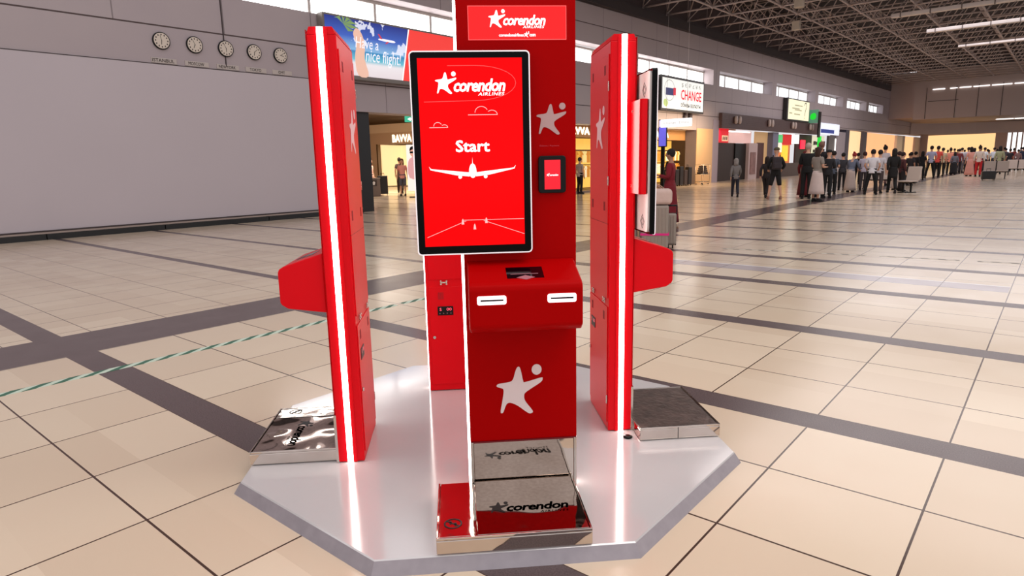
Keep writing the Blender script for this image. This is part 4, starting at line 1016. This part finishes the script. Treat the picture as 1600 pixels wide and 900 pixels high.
def body_mesh(pose):
    if pose in BODY: return BODY[pose]
    J = joints(pose); V = []; E = []; R = []; ix = {}
    def add(n, p, r): ix[n] = len(V); V.append(p); R.append(r); return ix[n]
    def link(a, b): E.append((ix[a], ix[b]))
    for n, r in (('pel', (.135, .10)), ('spi', (.115, .085)), ('che', (.135, .095)), ('nkb', (.062, .058)), ('nk', (.044, .048)), ('hd1', (.074, .092)), ('hd2', (.092, .116)), ('hd3', (.072, .09))): add(n, J[n], r)
    for a, b in (('pel', 'spi'), ('spi', 'che'), ('che', 'nkb'), ('nkb', 'nk'), ('nk', 'hd1'), ('hd1', 'hd2'), ('hd2', 'hd3')): link(a, b)
    for k, s in (('l', 1), ('r', -1)):
        add('sh'+k, J['sh'+k], .055); add('el'+k, J['el'+k], .038); add('wr'+k, J['wr'+k], (.024, .028))
        link('che', 'sh'+k); link('sh'+k, 'el'+k); link('el'+k, 'wr'+k)
        e, w = Vector(J['el'+k]), Vector(J['wr'+k]); d = (w-e).normalized(); side = Vector((0, -1, 0)) if abs(d.y) < .6 else Vector((-s, 0, 0))
        nrm = d.cross(side).normalized(); pm = w+d*.065; add('pm'+k, tuple(pm), (.018, .034)); link('wr'+k, 'pm'+k)
        for f in range(4):
            off = side*(.027-.018*f); L = (.066, .076, .070, .054)[f]; a = pm+d*.028+off; b = a+d*L*.5+nrm*.006*s; c = b+d*L*.42-nrm*.012*s
            add('f%d%sa' % (f, k), tuple(a), .0095); add('f%d%sb' % (f, k), tuple(b), .0085); add('f%d%sc' % (f, k), tuple(c), .007)
            link('pm'+k, 'f%d%sa' % (f, k)); link('f%d%sa' % (f, k), 'f%d%sb' % (f, k)); link('f%d%sb' % (f, k), 'f%d%sc' % (f, k))
        t1 = w+d*.035+side*.035; t2 = t1+d*.032+side*.014; add('t1'+k, tuple(t1), .011); add('t2'+k, tuple(t2), .009)
        link('pm'+k, 't1'+k); link('t1'+k, 't2'+k)
        add('hp'+k, J['hp'+k], .088); add('kn'+k, J['kn'+k], .055); an = Vector(J['an'+k]); kn = Vector(J['kn'+k]); add('cf'+k, tuple(kn.lerp(an, .35)+Vector((0, .015, 0))), .052)
        add('an'+k, J['an'+k], .036); add('to'+k, J['to'+k], (.036, .026))
        link('pel', 'hp'+k); link('hp'+k, 'kn'+k); link('kn'+k, 'cf'+k); link('cf'+k, 'an'+k); link('an'+k, 'to'+k)
    me = skin_mesh('body_'+pose, V, E, R, 1)
    hx, hy, hz = J['hd1']
    for v in me.vertices:                      # nose, eye hollows, chin, ears
        p = v.co
        if p.z > hz-.07:
            d = Vector((p.x-hx, p.y-hy, p.z-(hz+.03)))
            if d.y < -.05 and abs(d.x) < .022 and -.03 < d.z < .025: v.co.y -= .022
            if d.y < -.045 and .02 < abs(d.x) < .05 and .0 < d.z < .05: v.co.y += .008
            if d.y < -.03 and d.z < -.05 and abs(d.x) < .03: v.co.y -= .010
            if abs(d.x) > .066 and abs(d.y) < .03 and -.03 < d.z < .03: v.co.x += .014*(1 if d.x > 0 else -1)
    BODY[pose] = me; return me
CL = {}
def path(mb, pts, rad, n=12):
    """smooth tube through points with (rx, ry) radii"""
    P = [Vector(p) for p in pts]; F = []; k = 3; Q = []; Rr = []
    for i in range(len(P)-1):
        p0, p1, p2, p3 = P[max(0, i-1)], P[i], P[i+1], P[min(len(P)-1, i+2)]
        for j in range(k):
            t = j/k; Q.append(.5*((2*p1)+(p2-p0)*t+(2*p0-5*p1+4*p2-p3)*t*t+(-p0+3*p1-3*p2+p3)*t**3)); Rr.append(tuple(rad[i][c]*(1-t)+rad[i+1][c]*t for c in (0, 1)))
    Q.append(P[-1]); Rr.append(rad[-1]); rings = []
    for i, q in enumerate(Q):
        d = (Q[min(len(Q)-1, i+1)]-Q[max(0, i-1)]).normalized(); x = Vector((1, 0, 0)); x = (x-d*x.dot(d)).normalized(); y = d.cross(x)
        rings.append([mb.bm.verts.new(q+x*math.cos(2*PI*a/n)*Rr[i][0]+y*math.sin(2*PI*a/n)*Rr[i][1]) for a in range(n)])
    for A, B in zip(rings, rings[1:]):
        for a in range(n):
            f = mb.bm.faces.new((A[a], A[(a+1) % n], B[(a+1) % n], B[a])); f.smooth = True
    mb.bm.faces.new(rings[0][::-1]); mb.bm.faces.new(rings[-1]); bmesh.ops.recalc_face_normals(mb.bm, faces=mb.bm.faces)
def top_mesh(pose, kind):
    key = ('top', pose, kind)
    if key in CL: return CL[key]
    J = joints(pose); m_ = MB(); V = Vector
    hem = {'coat': .60}.get(kind, .84); lo = V((J['pel'][0], J['pel'][1], hem))
    sv = [J['pel'], J['spi'], J['che'], tuple(V(J['nkb'])-V((0, 0, .02)))]; sr = [(.160, .122), (.150, .116), (.165, .122), (.082, .075)]; se = [(0, 1), (1, 2), (2, 3)]
    for k in 'lr':
        i = len(sv); sv.append(J['sh'+k]); sr.append(.075); se.append((2, i))
        e = V(J['sh'+k]).lerp(V(J['el'+k]), .75 if kind == 'tee' else 1); sv.append(tuple(e)); sr.append(.058); se.append((i, i+1))
        if kind != 'tee': sv.append(tuple(V(J['el'+k]).lerp(V(J['wr'+k]), .93))); sr.append(.042); se.append((i+1, i+2))
    sk = skin_mesh('t', sv, se, sr, 1)
    path(m_, [lo, V(J['pel'])+V((0, 0, .0)), V(J['pel']).lerp(V(J['spi']), .6)], [(.182 if kind == 'coat' else .166, .15 if kind == 'coat' else .132), (.164, .13), (.135, .105)], 16)
    m_.bm.from_mesh(sk)
    me = m_.mesh('top'); CL[key] = me; return me
def trousers_mesh(pose, kind):
    key = ('tr', pose, kind)
    if key in CL: return CL[key]
    J = joints(pose); m_ = MB(); V = Vector; p = V(J['pel'])
    path(m_, [p+V((0, 0, .08)), p, p-V((0, 0, .07)), p-V((0, 0, .13))], [(.150, .115), (.164, .126), (.158, .124), (.10, .09)], 16)
    for k in 'lr':
        hp, kn, an = (V(J[a+k]) for a in ('hp', 'kn', 'an'))
        pts = [hp+V((0, 0, .04)), hp-V((0, 0, .06)), kn]; rad = [(.085, .105), (.092, .102), (.07, .074)]
        if kind == 'long': pts.append(an+V((0, 0, .02))); rad.append((.058, .064))
        path(m_, pts, rad)
    me = m_.mesh('trousers'); CL[key] = me; return me
def skirt_mesh(hem):
    key = ('sk', hem)
    if key in CL: return CL[key]
    m_ = MB(); L = 1.0-hem; n = 20; rings = []
    for k in range(7):
        t = k/6; r = .15+.12*t**.8; rings.append((0, 0, 1.0-L*t, r, r*.82))
    m_.loft(rings, n); me = m_.mesh('skirt')
    for v in me.vertices:
        a = math.atan2(v.co.y, v.co.x); f = 1+.06*math.cos(8*a)*(1.0-v.co.z); v.co.x *= f; v.co.y *= f
    CL[key] = me; return me
def hair_mesh(kind, pose):
    key = ('hair', kind, pose)
    if key in CL: return CL[key]
    h = Vector(joints(pose)['hd2']); m_ = MB()
    if kind in ('short', 'bun', 'long'): m_.ball((h.x, h.y+.022, h.z+.012), .094, .106, .108, 16, 10)
    if kind == 'bun': m_.ball((h.x, h.y+.08, h.z+.12), .045, .045, .042)
    if kind == 'long': m_.loft([(h.x, h.y+.055, h.z-.24, .085, .035), (h.x, h.y+.055, h.z-.12, .098, .055), (h.x, h.y+.035, h.z-.02, .096, .085), (h.x, h.y+.025, h.z+.03, .09, .09)], 16)
    if kind == 'hood':
        m_.ball((h.x, h.y+.022, h.z+.012), .112, .118, .118, 16, 10)
        m_.loft([(h.x, h.y+.045, h.z-.2, .12, .075), (h.x, h.y+.04, h.z-.1, .10, .085), (h.x, h.y+.03, h.z, .11, .10)], 16)
    if kind == 'cap': m_.loft([(h.x, h.y+.008, h.z+.015, .100, .118), (h.x, h.y+.008, h.z+.06, .098, .112), (h.x, h.y+.012, h.z+.10, .07, .08), (h.x, h.y+.012, h.z+.115, .02, .03)], 16); m_.box(h.x-.065, h.x+.065, h.y-.19, h.y-.08, h.z+.02, h.z+.032, .005)
    me = m_.mesh('hair'); CL[key] = me; return me
def shoe_mesh(pose, k):
    key = ('shoe', pose, k)
    if key in CL: return CL[key]
    a = Vector(joints(pose)['an'+k]); t = Vector(joints(pose)['to'+k]); m_ = MB()
    m_.loft([(a.x, (a.y*.45+t.y*.55), max(0.0, t.z-.035), .046, .135), (a.x, (a.y*.45+t.y*.55), t.z+.01, .05, .14), (a.x, a.y*.6+t.y*.4, t.z+.045, .045, .09), (a.x, a.y, a.z+.02, .04, .05)], 12)
    me = m_.mesh('shoe'); CL[key] = me; return me
SKIN = [mat('skin_light', rgb(206, 156, 130), .55), mat('skin_tan', rgb(168, 118, 92), .55)]
def cm(c): return mat('cloth_%d_%d_%d' % c, rgb(*c), .85, var=.10, vscale=6)
def person(x, y, h, rz, label, pose='stand', top='tee', topc=(200, 200, 200), bot='long', botc=(20, 20, 26), hair='short', hairc=(34, 22, 18), skin=0, group=None, shoec=(24, 20, 22), face=False):
    s = h/1.765
    p = thing('person', (x, y, 0), rz, label, 'person', group); p.scale = (s, s, s)
    def pt(nm, me, m):
        o = put(nm, me, p)
        if not me.materials: me.materials.append(m)
        o.material_slots[0].link = 'OBJECT'; o.material_slots[0].material = m; return o
    pt('body', body_mesh(pose), SKIN[skin])
    pt('coat' if top == 'coat' else 'shirt', top_mesh(pose, top), cm(topc))
    if bot in ('long', 'shorts'): pt('trousers' if bot == 'long' else 'shorts', trousers_mesh(pose, bot), cm(botc))
    elif bot in ('skirt', 'dress'): pt('skirt', skirt_mesh(.25 if bot == 'skirt' else .08), cm(botc))
    pt('hood' if hair == 'hood' else 'cap' if hair == 'cap' else 'hair', hair_mesh(hair, pose), cm(hairc))
    for k in 'lr': pt('shoe', shoe_mesh(pose, k), cm(shoec))
    if face:
        h_ = Vector(joints(pose)['hd2'])
        for sx in (-1, 1): MB().ball((h_.x+sx*.03, h_.y-.098, h_.z-.005), .011, .008, .007, 8, 6).build('eye', cm((30, 22, 20)), p)
        MB().ball((h_.x, h_.y-.088, h_.z-.065), .024, .010, .006, 8, 6).build('mouth', cm((150, 70, 66)), p)
    return p
def backpack(px, py, rz, z, label, c):
    b = thing('backpack', (px, py, z), rz, label, 'backpack')
    m_ = MB(); m_.box(-.15, .15, 0, .17, 0, .44, .05, 3); m_.box(-.12, .12, .16, .22, .04, .24, .03, 3); m_.build('pack_body', cm(c), b)
    m_ = MB()
    for sx in (-.1, .1):
        P = [(sx, .02, .42), (sx*1.15, -.10, .50), (sx*1.2, -.27, .40), (sx*1.2, -.27, .2), (sx*1.1, .0, .05)]
        for a, d in zip(P, P[1:]): m_.tube(a, d, .016)
    m_.build('shoulder_strap', cm(c), b); return b
AW = PI      # facing away from the camera, down the hall
P_ = person
P_(-9.55, 24.71, 1.45, AW+.5, 'child in grey hooded jacket and dark jeans walking alone toward the shops', 'walk', 'long', (118, 112, 110), 'long', (30, 30, 44), 'hood', (140, 132, 128))
P_(-7.75, 23.75, 1.80, AW+.45, 'person in black with a white shoulder strap and cap, left edge of the queue', 'wide', 'long', (16, 14, 16), 'shorts', (18, 16, 20), 'cap', (84, 78, 56), shoec=(150, 110, 96))
backpack(-7.68, 23.60, AW+.45, 1.04, 'dark grey backpack on the person in black at the left edge of the queue', (54, 46, 50))
P_(-8.35, 24.6, 1.5, AW, 'person in dark patterned clothes just left of and behind the one in the cap', 'walk', 'long', (40, 32, 34), 'long', (34, 28, 30), 'long', (40, 26, 22))
P_(-7.25, 25.4, 1.66, AW-.3, 'person in a long dark red dress and matching headscarf in the queue', 'stand', 'long', (104, 16, 24), 'dress', (96, 18, 26), 'hood', (96, 24, 26))
P_(-6.86, 24.3, 1.92, AW+.2, 'tall white-haired man all in black with a hand held forward, in the queue', 'hold', 'long', (12, 11, 13), 'long', (12, 11, 14), 'short', (178, 160, 150))
P_(-6.75, 25.5, 1.98, AW, 'tall bald person half hidden behind the white-haired man in black', 'stand', 'long', (26, 20, 24), 'long', (18, 16, 20), 'short', (120, 84, 72), skin=1)
P_(-6.15, 22.95, 1.76, AW-.5, 'woman in grey-beige top and long white skirt with a tan shoulder bag', 'hold', 'tee', (142, 132, 124), 'skirt', (206, 186, 180), 'long', (58, 38, 30))
P_(-6.35, 25.0, 1.68, AW, 'person in a black cap right behind the woman in the white skirt', 'hold', 'long', (30, 28, 32), 'long', (20, 20, 24), 'cap', (14, 14, 16))
P_(-6.80, 27.45, 1.66, AW+.1, 'person in slate blue shirt and black trousers with hands in front', 'hold', 'tee', (74, 80, 94), 'long', (12, 12, 14), 'short', (30, 20, 18))
P_(-6.66, 29.65, 1.62, AW-.2, 'person in blue-grey shirt leaning over a long pale skirt, red hair', 'lean', 'long', (96, 102, 120), 'dress', (184, 166, 158), 'bun', (140, 34, 36))
P_(-7.35, 31.2, 1.60, AW+.3, 'dark-haired person in dark grey clothes beside the red-haired one', 'stand', 'long', (50, 48, 54), 'long', (22, 20, 24), 'short', (20, 14, 12))
P_(-8.25, 38.1, 1.62, AW, 'person in black vest deep in the crowd left of the lilac shirts', 'stand', 'tee', (14, 14, 18), 'long', (14, 12, 16), 'short', (20, 14, 12))
P_(-6.55, 31.4, 1.62, AW+.15, 'person in lilac-white shirt behind a pale waiting seat', 'stand', 'tee', (178, 170, 186), 'long', (60, 52, 56), 'short', (50, 20, 22))
P_(-5.52, 27.8, 1.68, AW+.1, 'person in plain white shirt and black trousers seen from behind at the aisle', 'wide', 'tee', (214, 210, 216), 'long', (10, 10, 13), 'short', (22, 14, 12))
P_(-5.45, 28.7, 1.66, AW-.1, 'dark-haired person in light grey top pressed beside the white-shirted one', 'stand', 'tee', (196, 190, 196), 'long', (70, 60, 62), 'short', (16, 12, 12))
P_(-5.02, 28.95, 1.70, AW+.35, 'person in a long black coat striding right of the white-shirted one', 'walk', 'coat', (14, 12, 14), 'long', (12, 10, 12), 'long', (24, 16, 14))
P_(-6.73, 36.5, 1.92, AW-.2, 'tall person in white patterned jacket rising above the crowd', 'stand', 'long', (206, 198, 204), 'long', (120, 90, 90), 'bun', (20, 14, 12))
P_(-5.35, 31.9, 1.60, AW+.8, 'person in maroon top with a pale long skirt right of the black coat', 'hold', 'long', (92, 34, 40), 'dress', (190, 172, 162), 'short', (44, 18, 18))
P_(-5.0, 30.7, 1.56, AW-.9, 'person in dark maroon jacket facing right near the pale seats', 'stand', 'long', (70, 28, 32), 'long', (34, 26, 28), 'short', (36, 16, 16))
crowd = [(-5.63, 36.6, 1.58, (40, 34, 38), (30, 26, 30), 'short', 'stand', 'seated-looking person in near-black clothes, first right of the maroon jackets'),
 (-6.5, 42.0, 1.60, (180, 172, 176), (40, 34, 40), 'short', 'lean', 'person in pale grey shirt bending over in the dark cluster mid-crowd'),
 (-6.4, 45.4, 1.66, (24, 22, 28), (18, 16, 20), 'long', 'stand', 'long-haired person in black, darkest of the mid-crowd cluster'),
 (-6.1, 41.0, 1.62, (30, 26, 30), (22, 20, 26), 'short', 'hold', 'short-haired person in black at the right edge of the dark cluster'),
 (-6.48, 49.2, 2.0, (172, 172, 200), (10, 10, 14), 'short', 'wide', 'tall person in lilac shirt and black trousers at the crowd centre'),
 (-6.31, 50.7, 2.0, (226, 84, 74), (14, 12, 16), 'short', 'stand', 'person in bright coral shirt beside the tall lilac-shirted one'),
 (-6.4, 53.7, 1.9, (196, 180, 150), (18, 14, 18), 'short', 'stand', 'person in khaki-cream top right of the coral shirt'),
 (-6.35, 57.2, 1.9, (224, 140, 120), (16, 14, 18), 'bun', 'stand', 'person in peach top and dark trousers right of the khaki top'),
 (-6.1, 60.0, 1.85, (110, 40, 44), (28, 20, 24), 'short', 'stand', 'person in dark red top half hidden behind the peach top'),
 (-6.0, 56.5, 1.62, (104, 104, 116), (20, 18, 24), 'long', 'stand', 'shorter person in grey-blue dress-like top left of the white shirts'),
 (-6.24, 63.0, 1.95, (206, 204, 212), (90, 84, 92), 'short', 'stand', 'person in white shirt carrying a pale bag behind the grey-blue top'),
 (-5.6, 60.5, 1.95, (190, 186, 200), (14, 14, 18), 'short', 'hold', 'person in pale shirt and black skirt-like trousers right of centre'),
 (-5.35, 62.0, 1.9, (96, 52, 50), (20, 16, 20), 'long', 'stand', 'long-haired person in brown-red top beside the black trousers'),
 (-4.18, 51.8, 1.95, (222, 206, 196), (206, 186, 172), 'bun', 'stand', 'person in long cream tunic over red trousers, nearest at the far right'),
 (-4.75, 53.0, 1.9, (226, 160, 146), (214, 150, 136), 'long', 'stand', 'person in long pink tunic left of the cream tunic'),
 (-5.0, 66.0, 1.95, (212, 214, 220), (26, 24, 30), 'short', 'stand', 'person in white shirt right of the cream tunic'),
 (-4.6, 69.4, 1.95, (200, 204, 214), (30, 26, 32), 'short', 'hold', 'person in bluish white shirt second right of the cream tunic'),
 (-3.5, 57.8, 1.95, (150, 152, 120), (34, 30, 32), 'long', 'stand', 'person in olive-green jacket behind the low pale barrier'),
 (-3.36, 66.3, 1.8, (34, 30, 38), (22, 20, 26), 'short', 'stand', 'dark-clothed person right of the olive-green jacket'),
 (-3.0, 70.0, 1.75, (120, 90, 90), (30, 26, 30), 'short', 'stand', 'person in dusty pink top behind the right-hand waiting seats'),
 (-2.76, 72.0, 1.95, (30, 36, 56), (16, 18, 28), 'short', 'wide', 'person in navy blue at the right edge of the picture'),
 (-3.9, 62.0, 1.55, (170, 150, 146), (40, 34, 38), 'long', 'hold', 'person in faded pink-grey top low behind the pale barrier')]
for (x, y, h, tc, bc, hr, ps, lab) in crowd:
    dress = 'dress' in lab or 'tunic' in lab
    P_(x, y, h, AW+rnd.uniform(-.5, .5), lab, ps, 'tee' if rnd.random() < .5 else 'long', tc, 'dress' if dress and 'red' not in lab else 'long', (190, 30, 34) if 'red trousers' in lab else bc, hr, (20, 14, 14), rnd.randrange(2))
far = 'queue of distant travellers before the sunlit end glass'
k = 0
for i in range(16):
    x = -9.9+.46*i+rnd.uniform(-.05, .05); y = 80+3.0*(i % 3)+rnd.uniform(-.5, .5)
    tc = [(30, 28, 34), (190, 190, 200), (80, 70, 78), (160, 60, 60), (210, 200, 190)][i % 5]
    P_(x, y, rnd.uniform(1.75, 2.1), AW+rnd.uniform(-.6, .6), 'distant traveller in the row of small dark heads before the end glass', 'stand', 'tee', tc, 'long', (20, 18, 24), rnd.choice(('short', 'long', 'bun')), (18, 14, 14), 0, far)
# near the shops and the left arcade
P_(-6.64, 13.38, 1.67, PI*1.5+.25, 'person in long dark red clothes standing sideways beyond the pink duffel bag', 'hold', 'long', (120, 14, 28), 'dress', (112, 12, 26), 'short', (28, 18, 16), 1)
P_(-7.5, 13.75, 1.47, AW-.9, 'shorter person in pale pinkish top close to the one in dark red', 'lean', 'tee', (196, 160, 150), 'long', (40, 32, 36), 'long', (46, 32, 28))
P_(-16.0, 32.2, 1.7, AW, 'person in black browsing before the amber-lit shop', 'stand', 'long', (24, 20, 22), 'long', (20, 18, 20), 'short', (24, 16, 14))
P_(-17.15, 25.4, 1.66, AW-.2, 'person in pale grey shirt and black trousers seen between two red kiosks', 'stand', 'tee', (176, 160, 150), 'long', (14, 12, 14), 'short', (60, 40, 34))
P_(-24.85, 21.3, 1.80, .75, 'woman in pink vest and denim shorts facing the camera left of the start screen', 'stand', 'tee', (226, 150, 138), 'shorts', (84, 82, 96), 'long', (90, 60, 40), face=True)
P_(-27.5, 23.4, 1.90, AW+.9, 'person in dark and white checked top walking behind the woman in shorts', 'walk', 'tee', (70, 52, 50), 'long', (40, 26, 26), 'short', (40, 24, 20), 1)
P_(-28.2, 22.0, 1.84, 1.9, 'woman in pink top with hair tied up, behind the recycling bin', 'stand', 'tee', (224, 170, 160), 'long', (60, 44, 44), 'bun', (50, 30, 24), face=True)
t = thing('advert_poster', (-23.0, 20.55, 0), math.radians(46), 'tall white advert panel of a person in sunglasses, cut by the start screen', 'poster')
MB().box(-.4, .35, -.03, .03, .3, 2.4, .005, 1).build('poster_board', glow('advert_white', rgb(240, 232, 226), .8), t)
m_ = MB(); m_.flat(catmull([(-.22, 1.95), (-.24, 2.15), (-.1, 2.28), (.04, 2.15), (.02, 1.95), (-.1, 1.84)], 3), -.031); m_.build('printed_face', glow('advert_skin', rgb(216, 160, 140), .7), t)
m_ = MB(); m_.flat([(-.25, 2.02), (.03, 2.02), (.02, 2.10), (-.24, 2.10)], -.033); m_.flat(catmull([(-.25, 2.12), (-.2, 2.3), (.0, 2.32), (.06, 2.14), (-.1, 2.2)], 3), -.033); m_.build('printed_sunglasses', M_BLACK, t)
m_ = MB(); m_.flat(catmull([(-.3, .9), (-.34, 1.6), (-.15, 1.84), (.1, 1.8), (.3, 1.6), (.3, .9)], 3), -.0315); m_.build('printed_shirt', glow('advert_pink', rgb(214, 160, 164), .7), t)
MB().box(-.35, .3, -.12, .12, 0, .04).build('base', M_BLACK, t); MB().box(-.05, .05, -.02, .02, .04, .35).build('stem', M_BLACK, t)
# ------------------------------------------------------------------ waiting seats along the aisle
M_SEAT = mat('pale_seat_vinyl', rgb(190, 174, 164), .5)
def seat_row(x, y, rz, n, label):
    s = thing('waiting_seat', (x, y, 0), rz, label, 'seat', 'pale waiting seats along the aisle')
    W_ = .62*n
    MB().box(-W_/2, W_/2, -.03, .03, .36, .41).build('beam', M_BLACK, s)
    for q in range(n):
        cx = -W_/2+.31+.62*q
        MB().box(cx-.28, cx+.28, -.26, .24, .41, .47, .02).build('seat', M_SEAT, s)
        me = MB().box(cx-.28, cx+.28, -.03, .03, 0, .55, .02).mesh('backrest'); me.transform(Matrix.Translation((0, .27, .46)) @ Matrix.Rotation(-.18, 4, 'X')); me.materials.append(M_SEAT); put('backrest', me, s)
    for sx in (-W_/2+.15, W_/2-.15):
        MB().box(sx-.025, sx+.025, -.025, .025, .03, .36).build('leg', M_BLACK, s)
        MB().box(sx-.03, sx+.03, -.28, .28, 0, .035, .008, 1).build('leg', M_BLACK, s)
seat_row(-7.6, 30.2, 0.15, 1, 'single pale waiting seat left of the aisle, nearest the slate blue shirt')
seat_row(-6.35, 32.9, 0.1, 2, 'pair of pale waiting seats behind the white-shirted person')
seat_row(-4.6, 29.6, -.5, 1, 'single pale waiting seat right of the black coat')
seat_row(-3.0, 47.5, 0.0, 2, 'pair of pale waiting seats at the far right, by the cream tunic')
seat_row(-2.35, 56.0, 0.0, 2, 'farthest pair of pale waiting seats at the right edge')
for x, y, w, lab in ((-3.1, 44.6, .62, 'dark wheeled bag standing alone in front of the far right seats'), (-6.35, 40.0, .5, 'dark bag on the floor by the mid-crowd cluster')):
    suitcase(x, y, .3, w, .3, .5, M_DARKCASE, lab, ribs=False)
